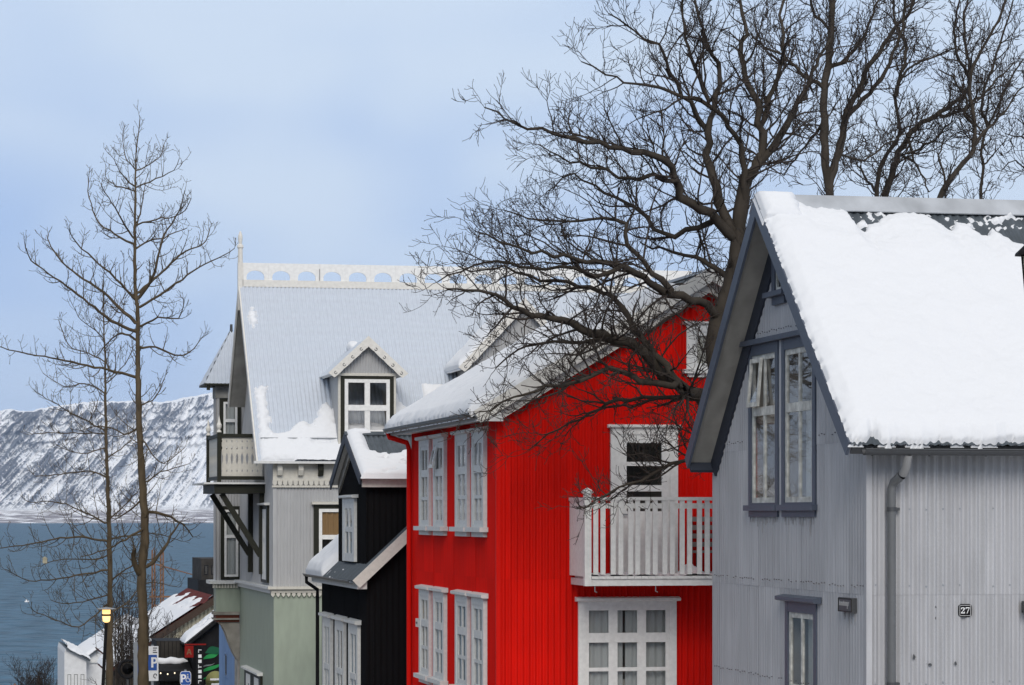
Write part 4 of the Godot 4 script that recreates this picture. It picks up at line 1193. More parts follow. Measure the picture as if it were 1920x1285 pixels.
	var pairs := [8.57, 8.669, 8.808, 8.911, 9.045, 9.141, 9.279, 9.381, 9.514, 9.617, 9.752, 9.855, 9.991, 10.098, 10.23, 10.335, 10.47, 10.575, 10.71, 10.81, 10.95]
	for b: float in pairs:
		board(bal, "baluster", Transform3D.IDENTITY, Vector3(b, -0.775, bz - 0.011), Vector3(b + 0.066, 0.207, bz + 0.013), M.white_paint)
	for k in 8:
		board(bal, "side_baluster", Transform3D.IDENTITY, Vector3(bx0 - 0.02, -0.80, -36.98 + k * 0.117), Vector3(bx0 + 0.004, 0.205, -36.98 + k * 0.117 + 0.085), M.white_paint)
	board(bal, "side_rail", Transform3D.IDENTITY, Vector3(bx0 - 0.03, 0.206, zn + 0.02), Vector3(bx0 + 0.05, 0.25, bz - 0.055), M.white_paint)
	mb = MB.new()
	for hx: float in [8.60, 9.43]:
		mb.tube(PackedVector3Array([Vector3(hx, -0.92, bz - 0.03), Vector3(hx, -1.0, bz - 0.03), Vector3(hx + 0.03, -1.01, bz - 0.03)]), PackedFloat32Array([0.007, 0.007, 0.007]), 5)
	put(mb, "hooks", M.steel, bal)
	snow(bal, Transform3D(Basis(Vector3(1, 0, 0), Vector3(0, 0, -1), Vector3(0, 1, 0)), Vector3(0, -0.797, 0)), 8.56, 11.0, 36.02, 36.9, 0.03, func(u: float, v: float) -> float:
		var lump := 0.16 * exp(-((u - 9.98) * (u - 9.98) + (v - 36.3) * (v - 36.3)) / 0.02)
		return lump + 0.05 * nz(u, v, 3.0) + 0.012 + 0.02 * nz(u, v, 11.0))
	# bench on the balcony
	var be := thing("garden_bench", "weathered slatted bench standing on the white balcony", "bench", Vector3(10.5, -0.797, -36.72))
	for k in 4:
		board(be, "back_slat", Transform3D.IDENTITY, Vector3(10.10, -0.42 + k * 0.115, -36.9), Vector3(10.95, -0.355 + k * 0.115, -36.875), M.slats)
	for k in 4:
		board(be, "seat_slat", Transform3D.IDENTITY, Vector3(10.10, -0.50, -36.86 + k * 0.095), Vector3(10.95, -0.47, -36.79 + k * 0.095), M.slats)
	for lx: float in [10.12, 10.86]:
		board(be, "leg", Transform3D.IDENTITY, Vector3(lx, -0.797, -36.52), Vector3(lx + 0.06, -0.505, -36.46), M.char)
		board(be, "leg", Transform3D.IDENTITY, Vector3(lx, -0.797, -36.935), Vector3(lx + 0.06, 0.0, -36.905), M.char)
	# doorbell box at the far corner
	var bb := thing("meter_box", "small pale box fixed to the red street wall by the lower window", "box", Vector3(xw, -1.66, -43.0))
	board(bb, "cover", sw, Vector3(-43.2, -1.73, 0.0), Vector3(-42.95, -1.60, 0.05), M.cream_trim)
	board(bb, "button", sw, Vector3(-43.12, -1.68, 0.05), Vector3(-43.03, -1.65, 0.06), M.dark_metal)

# ---- the black house ----
func black_house() -> void:
	var xw := 7.082
	var zn := -46.0
	var zf := -51.37
	var h := thing("corrugated_house", "black house with white trimmed narrow windows and a snowy cross gable", "house", Vector3(xw, ground_y(-48.7), -48.7))
	var sw := street_wall(xw)
	var fw := front_wall(zn)
	var yb := ground_y(-51.4) - 0.2
	var holes := []
	var us := [[-50.94, -49.90], [-49.33, -48.25], [-47.69, -46.62]]
	for u in us:
		holes.append(hole(u[0], u[1], -3.9, -1.82))
	clad(h, sw, rect(zf, zn, yb, -1.05), holes, [yb, -1.0], 0.076, 0.008, M.black)
	var xm := 9.25
	clad(h, fw, PackedVector2Array([Vector2(xw, yb), Vector2(2 * xm - xw, yb), Vector2(2 * xm - xw, -1.03), Vector2(xm, 0.98), Vector2(xw, -1.03)]), [], [yb, 1.2], 0.1, 0.006, M.black)
	board(h, "back_wall", Transform3D.IDENTITY, Vector3(xw + 0.02, yb, zf), Vector3(11.4, -1.05, zf + 0.1), M.black)
	for u in us:
		window(h, sw, u[0], u[1], -3.9, -1.83, {"cas": "grey_paint", "sash": "grey_paint", "cw": 0.14, "cb": 0.05, "ct": 0.1, "cd": 0.06, "sw": 0.08, "mun": 0.09, "deep": 0.035, "cols": 2, "rows": [0.8, 1.2], "bars": [0.1], "cap": [0.08, 0.1, 0.12], "sill": [0.06, 0.08, 0.1], "curtains": [[0.0, 1.0, 0.0, 1.0, "curtain_grey", 0.1]]})
	# main roof
	var run := Vector3(xm - 6.85, (xm - 6.85) * 0.935, 0)
	var ls := slope(Vector3(6.85, -1.06, 0), run, Vector3(0, 0, 1))
	var rs := slope(Vector3(2 * xm - 6.85, -1.06, 0), Vector3(-run.x, run.y, 0), Vector3(0, 0, -1))
	var ln := run.length()
	var r1 := sheet_roof(h, ls, -51.55, -45.78, ln, 0.06, 0.09, 0.010, M.slate_roof, M.grey_paint)
	var r2 := sheet_roof(h, rs, 45.78, 51.55, ln, 0.06, 0.09, 0.010, M.slate_roof, M.grey_paint)
	rake_board(r1, "bargeboard", ls, -45.78, -45.74, -0.03, ln, -0.15, 0.02, 0.935, M.cream_trim)
	rake_board(r2, "bargeboard", rs, 45.74, 45.78, -0.03, ln, -0.15, 0.02, 0.935, M.cream_trim)
	board(r1, "frieze", Transform3D.IDENTITY, Vector3(6.90, -1.21, -51.5), Vector3(7.06, -1.09, -45.80), M.grey_paint)
	gutter(r1, Vector3(6.80, -1.07, -45.8), Vector3(6.80, -1.07, -51.6), 0.05, M.dark_metal)
	var mb := MB.new()
	mb.tube(PackedVector3Array([Vector3(6.80, -1.1, -51.45), Vector3(6.80, -1.22, -51.45), Vector3(7.0, -1.36, -51.42), Vector3(7.0, -1.5, -51.42), Vector3(7.0, yb, -51.42)]), PackedFloat32Array([0.035, 0.035, 0.035, 0.035, 0.035]), 8)
	put(mb, "downpipe", M.char, h)
	snow(r1, ls, -51.55, -49.3, -0.06, ln, 0.05, func(u: float, v: float) -> float:
		var d := minf(minf(-49.38 - u, u + 51.6), minf(v + 0.05, ln - v))
		return 0.02 + 0.14 * sqrt(clampf(d / 0.2, 0.0, 1.0)) + 0.02 * nz(u, v, 3.0) if d > 0.0 else -0.05)
	snow(r1, ls, -49.3, -45.8, -0.06, 0.30, 0.04, func(u: float, v: float) -> float:
		return 0.05 * (nz(u, v * 2.0, 3.5) - 0.02 - 0.5 * smoothstep(-48.2, -46.5, u)))
	# cross gable
	var xd := 7.10
	var g := street_wall(xd)
	var dz0 := -46.12
	var dz1 := -49.38
	clad(h, g, PackedVector2Array([Vector2(dz1, -1.2), Vector2(dz0, -1.2), Vector2(dz0, 0.66), Vector2(-47.55, 1.30), Vector2(dz1, 0.52)]), [hole(-48.51, -47.13, -0.80, 0.33)], [-1.2, 1.4], 0.076, 0.008, M.black, "gable_sheet")
	clad(h, front_wall(dz0), rect(xd, 10.6, -1.2, 0.66), [], [-1.2, 0.8], 0.1, 0.006, M.black, "gable_sheet")
	board(h, "gable_far_wall", Transform3D.IDENTITY, Vector3(xd + 0.03, -1.2, dz1), Vector3(10.6, 0.52, dz1 + 0.08), M.black)
	window(h, g, -48.51, -47.13, -0.78, 0.31, {"cas": "grey_paint", "sash": "grey_paint", "cw": 0.2, "cb": 0.04, "ct": 0.08, "cd": 0.06, "sw": 0.1, "mun": 0.12, "deep": 0.035, "cols": 2, "rows": [0.85, 1.0], "bars": [0.09], "cap": [0.06, 0.12, 0.12], "curtains": [[0.0, 1.0, 0.0, 1.0, "curtain_grey", 0.1]]})
	var nr := Vector3(0, 1.40 - 0.66, -47.55 + 45.80)
	var ns := slope(Vector3(0, 0.66, -45.80), nr, Vector3(1, 0, 0))
	var fr := Vector3(0, 1.40 - 0.60, 49.30 - 47.55)
	var fs := slope(Vector3(0, 0.60, -49.34), fr, Vector3(-1, 0, 0))
	var r3 := sheet_roof(h, ns, 6.96, 10.8, nr.length(), 0.06, 0.09, 0.011, M.slate_roof, M.grey_paint)
	var r4 := sheet_roof(h, fs, -10.8, -6.96, fr.length(), 0.06, 0.09, 0.011, M.slate_roof, M.grey_paint)
	rake_board(r3, "bargeboard", ns, 6.935, 6.96, -0.02, nr.length(), -0.14, 0.02, 0.42, M.dark_trim)
	rake_board(r4, "bargeboard", fs, -6.96, -6.935, -0.02, fr.length(), -0.14, 0.02, 0.457, M.dark_trim)
	board(r4, "rafter_trim", fs, Vector3(-7.10, 0.1, -0.26), Vector3(-7.06, fr.length() - 0.2, -0.062), M.soffit)
	board(r3, "ridge_cap", ns, Vector3(6.93, nr.length() - 0.12, 0.03), Vector3(10.8, nr.length() + 0.03, 0.045), M.slate_roof)
	board(r3, "fascia", Transform3D.IDENTITY, Vector3(7.0, 0.48, -45.98), Vector3(10.7, 0.615, -45.94), M.cream_trim)
	board(r3, "soffit", Transform3D.IDENTITY, Vector3(7.0, 0.615, -46.1), Vector3(10.7, 0.63, -45.86), M.grey_paint)
	var l3 := nr.length()
	snow(r3, ns, 6.95, 10.7, -0.06, l3 + 0.04, 0.035, func(u: float, v: float) -> float:
		var hole_ := smoothstep(0.02, 0.30, nz(u * 0.8, v * 1.6, 2.2) + 0.30 * smoothstep(l3 - 0.75, l3 - 0.2, v) - 0.12) * smoothstep(7.3, 7.5, u)
		hole_ = maxf(hole_, smoothstep(-0.06, 0.06, v - (l3 - 0.92 + 0.22 * nz(u, v * 0.6, 1.6))) * (1.0 - smoothstep(l3 - 0.08, l3 - 0.02, v)) * smoothstep(7.15, 7.35, u))
		var d := minf(u - 6.96, v + 0.05)
		if d <= 0.0:
			return -0.05
		return 0.02 + 0.075 * sqrt(clampf(d / 0.12, 0.0, 1.0)) * (1.0 - hole_) - 0.06 * hole_ + 0.012 * nz(u, v, 6.0))

# ---- the grey and sage villa ----
func villa() -> void:
	var xw := 6.74
	var zn := -56.0
	var zf := -62.3
	var xe := 16.4
	var h := thing("villa", "large pale grey villa with sage green base, roof cresting, dormers and a street balcony", "house", Vector3(xw, ground_y(-59), -59.1))
	var sw := street_wall(xw)
	var fw := front_wall(zn)
	var yb := ground_y(-62.3) - 0.2
	var mb: MB
	# walls: smooth sage below the belt course, corrugated above
	mb = MB.new()
	mb.quad(fw * Vector3(xw, yb, 0), fw * Vector3(xe, yb, 0), fw * Vector3(xe, -1.5, 0), fw * Vector3(xw, -1.5, 0))
	for q in [[zf, -60.97, yb, -1.5], [-60.97, -57.92, -3.27, -1.5], [-57.92, zn, yb, -1.5]]:
		mb.quad(sw * Vector3(q[0], q[2], 0), sw * Vector3(q[1], q[2], 0), sw * Vector3(q[1], q[3], 0), sw * Vector3(q[0], q[3], 0))
	put(mb, "base_wall", M.sage, h)
	clad(h, fw, rect(xw, xe, -1.5, 0.66), [hole(7.548, 8.55, -1.3, 0.22)], [-1.5, 0.7], 0.066, 0.008, M.villa_grey)
	clad(h, sw, PackedVector2Array([Vector2(zf, -1.5), Vector2(zn, -1.5), Vector2(zn, 1.22), Vector2(-59.11, 4.72), Vector2(-61.6, 2.0), Vector2(zf, 1.4)]), [hole(-57.85, -56.73, -1.36, 0.22), hole(-59.3, -58.1, 0.78, 2.62)], [-1.5, 1.4, 5.0], 0.066, 0.008, M.villa_grey)
	board(h, "back_wall", Transform3D.IDENTITY, Vector3(xw + 0.05, yb, -62.5), Vector3(xe, 1.0, -62.4), M.villa_grey)
	board(h, "corner_trim", Transform3D.IDENTITY, Vector3(xw - 0.02, -1.42, zn - 0.06), Vector3(xw + 0.05, 1.0, zn + 0.02), M.villa_grey)
	# belt course with its row of dentils
	var bc := board(h, "belt_course", fw, Vector3(xw - 0.13, -1.47, 0.0), Vector3(xe, -1.415, 0.14), M.villa_cream)
	board(bc, "ledge", fw, Vector3(xw - 0.06, -1.54, 0.0), Vector3(xe, -1.472, 0.07), M.villa_cream)
	board(bc, "ledge", sw, Vector3(zf, -1.47, 0.0), Vector3(zn - 0.001, -1.415, 0.13), M.grey_paint)
	board(bc, "ledge", sw, Vector3(zf, -1.56, 0.0), Vector3(zn - 0.06, -1.472, 0.06), M.grey_paint)
	mb = MB.new()
	var x := xw - 0.06
	while x < 9.2:
		mb.prism(fw, PackedVector2Array([Vector2(x, -1.541), Vector2(x + 0.075, -1.541), Vector2(x + 0.075, -1.585), Vector2(x + 0.0375, -1.63), Vector2(x, -1.585)]), 0.03, 0.06)
		x += 0.105
	put(mb, "dentils", M.villa_cream, bc, "stuff")
	# frieze and brackets under the eave
	var fz := board(h, "frieze", fw, Vector3(xw - 0.02, 0.70, 0.0), Vector3(xe, 1.10, 0.03), M.villa_cream)
	board(fz, "moulding", fw, Vector3(xw - 0.04, 0.575, 0.0), Vector3(xe, 0.615, 0.06), M.villa_cream)
	mb = MB.new()
	x = xw - 0.03
	while x < 9.2:
		var pl := PackedVector2Array([Vector2(x, 0.72), Vector2(x, 0.66)])
		for k in 7:
			pl.append(Vector2(x + 0.045 - 0.045 * cos(PI * k / 6.0), 0.66 - 0.045 * sin(PI * k / 6.0)))
		pl.append(Vector2(x + 0.09, 0.72))
		mb.prism(fw, pl, 0.035, 0.055)
		x += 0.105
	put(mb, "scallops", M.villa_cream, fz, "stuff")
	for bx: float in [6.80, 7.22, 7.63, 8.05, 8.46]:
		mb = MB.new()
		mb.prism(Transform3D(Basis(Vector3(0, 0, 1), Vector3.UP, Vector3(-1, 0, 0)), Vector3(bx, 0, zn)), PackedVector2Array([Vector2(0.03, 0.80), Vector2(0.12, 0.82), Vector2(0.17, 0.92), Vector2(0.17, 1.06), Vector2(0.03, 1.06)]), -0.10, 0.0)
		put(mb, "bracket", M.olive if absf(bx - 7.63) < 0.01 else M.villa_cream, fz)
	# windows
	var ol := {"cas": "olive", "sash": "white_paint", "cw": 0.10, "cb": 0.06, "ct": 0.08, "cd": 0.05, "sw": 0.065, "mun": 0.065, "deep": 0.03}
	var o := ol.duplicate()
	o.merge({"cols": 1, "rows": [0.49, 0.75], "bars": [0.09], "cap": [0.065, 0.05, 0.13], "capmat": "villa_cream", "curtains": [[0.0, 1.0, 0.62, 1.0, "blind", 0.02]]})
	window(h, fw, 7.548, 8.55, -1.3, 0.225, o)
	o = ol.duplicate()
	o.merge({"cw": 0.2, "sw": 0.18, "cols": 2, "mun": 0.2, "rows": [0.49, 0.75], "bars": [0.09], "cap": [0.06, 0.1, 0.12], "capmat": "grey_paint"}, true)
	window(h, sw, -57.85, -56.73, -1.36, 0.22, o)
	o = ol.duplicate()
	o.merge({"called": "balcony_door", "cw": 0.16, "cols": 2, "mun": 0.2, "sw": 0.12, "rows": [1.0, 1.0], "cap": [0.06, 0.1, 0.12], "capmat": "grey_paint", "curtains": [[0.0, 0.5, 0.0, 1.0, "curtain_grey", 0.1]]}, true)
	window(h, sw, -59.3, -58.1, 0.78, 2.62, o)
	for e in [[-60.95, -59.5], [-59.4, -57.94]]:
		o = ol.duplicate()
		o.merge({"cw": 0.3, "sw": 0.2, "cols": 1, "rows": [1.0, 1.3], "cap": [0.07, 0.05, 0.12], "capmat": "grey_paint", "curtains": [[0.0, 1.0, 0.0, 1.0, "curtain_grey", 0.08]]}, true)
		window(h, sw, e[0], e[1], -5.2, -3.32, o)
	# main roof
	var xo := 6.39
	var nr := Vector3(0, 4.88 - 1.09, -59.11 + 55.76)
	var ns := slope(Vector3(0, 1.09, -55.76), nr, Vector3(1, 0, 0))
	var ln := nr.length()
	var fr := Vector3(0, 4.88 - 1.05, 62.49 - 59.11)
	var fs := slope(Vector3(0, 1.05, -62.49), fr, Vector3(-1, 0, 0))
	var lf := fr.length()
	var r1 := sheet_roof(h, ns, xo, xe + 0.3, ln, 0.07, 0.085, 0.011, M.villa_roof, M.grey_paint)
	mb = MB.new()
	mb.box(fs, Vector3(-xe - 0.3, 0.0, -0.07), Vector3(-7.3, lf, 0.0))
	mb.box(fs, Vector3(-7.3, lf * 0.36, -0.07), Vector3(-xo - 0.01, lf, 0.0))
	var r2 := put(mb, "roof", M.soffit, h)
	mb = MB.new()
	corrugate(mb, fs, [PackedVector2Array([Vector2(-xe - 0.3, 0.0), Vector2(-7.3, 0.0), Vector2(-7.3, lf * 0.36), Vector2(-xo, lf * 0.36), Vector2(-xo, lf), Vector2(-xe - 0.3, lf)])], 0.085, 0.011, 0.014)
	put(mb, "roof_sheet", M.villa_roof, r2)
	rake_board(r1, "bargeboard", ns, xo - 0.03, xo, -0.03, ln, -0.10, 0.03, 1.131, M.cream_trim)
	rake_board(r2, "bargeboard", fs, -xo, -xo + 0.03, lf * 0.36, lf, -0.10, 0.03, 1.133, M.cream_trim)
	board(r1, "eave_board", Transform3D.IDENTITY, Vector3(xo - 0.08, 1.05, -55.80), Vector3(xe, 1.10, -55.70), M.grey_paint)
	board(r1, "soffit", Transform3D.IDENTITY, Vector3(xo, 1.07, -56.0), Vector3(xe, 1.085, -55.80), M.villa_cream)
	# cresting along the ridge
	board(r1, "ridge_flashing", Transform3D.IDENTITY, Vector3(xo + 0.06, 4.85, -59.16), Vector3(xe, 4.995, -59.05), M.cream_trim)
	x = xo + 0.06
	var k2 := 0
	while x < xe - 0.6:
		var w := 0.546
		var pl := PackedVector2Array([Vector2(x, 4.995), Vector2(x + 0.085, 4.995), Vector2(x + 0.085, 5.06)])
		for k in 9:
			var an := PI * k / 8.0
			pl.append(Vector2(x + w * 0.5 - (w * 0.5 - 0.085) * cos(an), 5.07 + 0.125 * sin(an)))
		pl.append_array([Vector2(x + w - 0.085, 5.06), Vector2(x + w - 0.085, 4.995), Vector2(x + w - 0.002, 4.995), Vector2(x + w - 0.002, 5.355), Vector2(x, 5.355)])
		mb = MB.new()
		mb.prism(front_wall(-59.10), pl, -0.02, 0.02)
		put(mb, "crest_panel", M.white_paint, r1)
		if k2 % 4 == 3:
			board(r1, "crest_clip", Transform3D.IDENTITY, Vector3(x - 0.01, 4.9, -59.08), Vector3(x + 0.01, 5.25, -59.068), M.pipe_pale)
		k2 += 1
		x += w
	mb = MB.new()
	mb.box(Transform3D.IDENTITY, Vector3(6.35, 4.35, -59.16), Vector3(6.46, 5.35, -59.05))
	mb.lathe(Transform3D(Basis.IDENTITY, Vector3(6.405, 5.35, -59.105)), PackedVector2Array([Vector2(0.055, 0), Vector2(0.05, 0.3), Vector2(0.07, 0.33), Vector2(0.06, 0.38), Vector2(0.035, 0.40), Vector2(0.05, 0.52), Vector2(0.045, 0.58), Vector2(0.02, 0.66), Vector2(0.002, 0.68)]), 10)
	put(mb, "finial", M.cream_trim, r1)
	# snow guard rail
	mb = MB.new()
	mb.cyl(ns * Vector3(6.48, 0.56, 0.09), ns * Vector3(8.05, 0.56, 0.09), 0.012, 0.012, 6)
	mb.cyl(ns * Vector3(9.25, 0.56, 0.09), ns * Vector3(xe, 0.56, 0.09), 0.012, 0.012, 6)
	for k in 5:
		mb.box(ns, Vector3(6.55 + k * 0.36, 0.55, 0.0), Vector3(6.57 + k * 0.36, 0.57, 0.1))
	put(mb, "snow_guard", M.steel, r1)
	snow(r1, ns, xo + 0.04, 10.9, -0.04, ln, 0.035, func(u: float, v: float) -> float:
		var n1 := nz(u, v, 2.5)
		var n2 := nz(u, v, 7.0)
		var d := -1.0
		var a := minf(minf(0.74 + 0.30 * smoothstep(6.9, 7.4, u) + 0.10 * n1 - v, v + 0.03), minf(u - (xo + 0.05), 10.9 - u))
		d = maxf(d, a)                                                           # the bank held back by the guard rail
		d = maxf(d, minf(minf(2.05 + 0.05 * n2 - v, v - 0.3), minf(u - 6.47, 6.74 + 0.06 * n1 - 0.02 * (v - 1.0) - u)))   # a strip along the verge
		d = maxf(d, minf(1.75 - 2.3 * absf(u - 7.9) + 0.22 * n1 + 0.1 * n2 - v, 8.10 - u))       # drifts beside the dormer
		d = maxf(d, minf(minf(1.95 - 2.6 * absf(u - 9.36) + 0.2 * n1 + 0.1 * n2 - v, u - 9.16), v - 0.1))
		d = maxf(d, 0.11 - Vector2((u - 6.60) * 1.1, (v - 4.05) * 0.42).length() + 0.05 * n2)
		d = maxf(d, minf(minf(2.15 + 0.15 * n1 - v, v - 0.3), minf(u - 9.95, 10.75 - u)))
		d += 0.03 * n2
		if d <= 0.0:
			return -0.05
		var gap := 0.07 * smoothstep(0.07, 0.0, absf(v - 0.52)) * smoothstep(-0.25, 0.2, nz(u, 2.0, 2.0))
		return 0.015 + 0.085 * sqrt(clampf(d / 0.14, 0.0, 1.0)) + 0.02 * n1 + 0.012 * n2 - gap)
	dormer(h, 8.63, 0.575, 0.76, 2.86, 3.56, 1.30, -55.985, ns, true)
	dormer(h, 11.85, 1.08, 1.32, 3.0, 4.38, 1.30, -55.985, ns, false)
	# street balcony on struts
	var bx := 5.79
	var bz0 := -57.5
	var bz1 := -59.8
	var bal := board(h, "balcony", Transform3D.IDENTITY, Vector3(bx - 0.10, 0.47, bz1 - 0.06), Vector3(xw, 0.66, bz0 + 0.06), M.olive)
	board(bal, "drip_edge", Transform3D.IDENTITY, Vector3(bx - 0.32, 0.655, bz1 - 0.2), Vector3(xw, 0.69, bz0 + 0.16), M.grey_paint)
	board(bal, "lower_rail", Transform3D.IDENTITY, Vector3(bx, 0.745, bz0 - 0.05), Vector3(xw - 0.02, 0.82, bz0 + 0.02), M.olive)
	board(bal, "hand_rail", Transform3D.IDENTITY, Vector3(bx, 1.62, bz0 - 0.06), Vector3(xw - 0.02, 1.69, bz0 + 0.03), M.olive)
	board(bal, "hand_rail", Transform3D.IDENTITY, Vector3(bx - 0.02, 1.62, bz1), Vector3(bx + 0.06, 1.69, bz0 - 0.061), M.olive)
	board(bal, "lower_rail", Transform3D.IDENTITY, Vector3(bx - 0.01, 0.745, bz1), Vector3(bx + 0.05, 0.82, bz0 - 0.051), M.olive)
	for p in [[bx - 0.035, bz0], [bx - 0.035, bz1]]:
		board(bal, "corner_post", Transform3D.IDENTITY, Vector3(p[0], 0.70, p[1] - 0.045), Vector3(p[0] + 0.08, 1.72, p[1] + 0.04), M.olive)
		mb = MB.new()
		mb.lathe(Transform3D(Basis.IDENTITY, Vector3(p[0] + 0.04, 1.72, p[1])), PackedVector2Array([Vector2(0.05, 0), Vector2(0.045, 0.03), Vector2(0.02, 0.05), Vector2(0.05, 0.10), Vector2(0.055, 0.15), Vector2(0.03, 0.2), Vector2(0.02, 0.26), Vector2(0.002, 0.34)]), 10)
		put(mb, "finial", M.cream_trim, bal)
	for side in 2:
		var t := front_wall(bz0 - 0.03) if side == 0 else street_wall(bx + 0.03)
		var a0 := bx + 0.06 if side == 0 else bz1 + 0.06
		var n := 8 if side == 0 else 20
		for k in n:
			var u := a0 + k * 0.105
			var pl := PackedVector2Array()                      # a fretted board: notches in both edges meet the next board's to make the cut-outs
			var prof := [[0.821, 0.0], [0.90, 0.0], [0.93, 0.014], [0.96, 0.0], [1.05, 0.0], [1.14, 0.022], [1.22, 0.026], [1.30, 0.0], [1.36, 0.0], [1.40, 0.016], [1.44, 0.0], [1.51, 0.0], [1.54, 0.014], [1.57, 0.0], [1.619, 0.0]]
			for q in prof:
				pl.append(Vector2(u + q[1], q[0]))
			prof.reverse()
			for q in prof:
				pl.append(Vector2(u + 0.104 - q[1], q[0]))
			mb = MB.new()
			mb.prism(t, pl, -0.012, 0.012)
			put(mb, "fretted_board", M.villa_cream, bal)
	for z: float in [-57.62, -59.68]:
		mb = MB.new()
		var d := Vector3(6.66 - 5.86, -0.82 - 0.46, 0)
		mb.box(Transform3D(Basis(d.normalized(), Vector3(0, 0, 1).cross(d.normalized()), Vector3(0, 0, 1)), Vector3(5.86, 0.46, z)), Vector3(0, -0.055, -0.05), Vector3(d.length(), 0.055, 0.05))
		put(mb, "strut", M.olive, bal)
		board(bal, "wall_post", Transform3D.IDENTITY, Vector3(xw - 0.11, -1.2, z - 0.06), Vector3(xw - 0.012, 0.468, z + 0.06), M.olive)
	# corner turret
	var tx := 6.212
	var tz := -62.3
	var tb := -62.85
	var tf := front_wall(tz)
	var ts := street_wall(tx)
	clad(h, tf, rect(tx, 7.0, -1.5, 2.9), [hole(6.30, 6.78, -1.39, 0.21), hole(6.30, 6.76, 1.45, 2.60)], [-1.5, 3.0], 0.066, 0.007, M.villa_grey, "turret_sheet")
	clad(h, ts, rect(tb, tz, -1.5, 2.9), [], [-1.5, 3.0], 0.066, 0.007, M.villa_grey, "turret_sheet")
	o = ol.duplicate()
	o.merge({"cw": 0.08, "sw": 0.05, "cols": 1, "rows": [0.5, 0.8], "bars": [0.07], "depth": -0.45, "curtains": [[0.0, 1.0, 0.0, 1.0, "curtain_grey", 0.05]]}, true)
	window(h, tf, 6.31, 6.78, -1.41, 0.22, o)
	window(h, tf, 6.29, 6.76, 1.45, 2.62, o)
	mb = MB.new()
	mb.box(Transform3D.IDENTITY, Vector3(tx, -2.16, tb), Vector3(7.0, -1.5, tz))
	var tw := put(mb, "turret_base", M.sage, h)
	board(tw, "ledge", Transform3D.IDENTITY, Vector3(tx - 0.16, -1.505, tb - 0.1), Vector3(6.72, -1.43, tz + 0.16), M.grey_paint)
	mb = MB.new()
	for k in 9:
		mb.box(Transform3D.IDENTITY, Vector3(tx - 0.08 + k * 0.065, -1.60, tz + 0.02), Vector3(tx - 0.04 + k * 0.065, -1.506, tz + 0.07))
	put(mb, "dentils", M.villa_cream, tw, "stuff")
	board(tw, "band", Transform3D.IDENTITY, Vector3(tx - 0.05, -2.20, tb), Vector3(6.73, -2.13, tz + 0.06), M.stone)
	board(tw, "band", Transform3D.IDENTITY, Vector3(tx - 0.01, -2.27, tb), Vector3(6.73, -2.20, tz + 0.02), M.brown_red)
	board(tw, "band", Transform3D.IDENTITY, Vector3(tx - 0.05, -2.31, tb), Vector3(6.73, -2.27, tz + 0.06), M.stone)
	board(tw, "band", Transform3D.IDENTITY, Vector3(tx + 0.01, -2.36, tb), Vector3(6.73, -2.31, tz), M.brown_red)
	mb = MB.new()
	var cor := PackedVector2Array([Vector2(6.735, -2.36), Vector2(6.28, -2.36), Vector2(6.36, -2.46), Vector2(6.43, -2.60), Vector2(6.52, -2.85), Vector2(6.60, -3.05), Vector2(6.70, -3.22), Vector2(6.735, -3.25)])
	mb.prism(front_wall(-62.35), cor, -0.5, 0.0)
	put(mb, "corbel", M.stone, tw)
	# its pyramid roof
	var e0 := Vector3(5.93, 2.93, -61.98)
	var e1 := Vector3(7.3, 2.93, -61.98)
	var e2 := Vector3(7.3, 2.93, -63.2)
	var e3 := Vector3(5.93, 2.93, -63.2)
	var ap := Vector3(6.58, 4.17, -62.6)
	mb = MB.new()
	mb.quad(e3, e2, e1, e0)
	mb.tri(e1, e2, ap)
	mb.tri(e2, e3, ap)
	var tr := put(mb, "turret_roof", M.olive, h)
	mb = MB.new()
	var nd := Vector3(ap.x, ap.y, ap.z) - Vector3(ap.x, e0.y, e0.z)
	corrugate(mb, slope(Vector3(0, e0.y, e0.z), nd, Vector3(1, 0, 0)), [PackedVector2Array([Vector2(e0.x, 0), Vector2(e1.x, 0), Vector2(ap.x, nd.length())])], 0.085, 0.010, 0.012)
	var sd := Vector3(ap.x - e0.x, ap.y - e0.y, 0)
	corrugate(mb, slope(Vector3(e0.x, e0.y, 0), sd, Vector3(0, 0, 1)), [PackedVector2Array([Vector2(e3.z, 0), Vector2(e0.z, 0), Vector2(ap.z, sd.length())])], 0.085, 0.010, 0.012)
	put(mb, "roof_sheet", M.villa_roof, tr)
	board(tr, "eave_board", Transform3D.IDENTITY, Vector3(5.92, 2.89, -63.2), Vector3(7.3, 2.935, -61.97), M.olive)
	board(tr, "eave_bracket", Transform3D.IDENTITY, Vector3(5.98, 2.79, -62.1), Vector3(6.05, 2.89, -62.0), M.olive)
	board(tr, "frieze", Transform3D.IDENTITY, Vector3(tx - 0.02, 2.63, -62.9), Vector3(7.0, 2.885, -62.27), M.soffit)
	mb = MB.new()
	mb.cyl(ap + Vector3(0, -0.1, 0), ap + Vector3(0, 0.12, 0), 0.04, 0.03, 8)
	put(mb, "finial", M.dark_metal, tr)

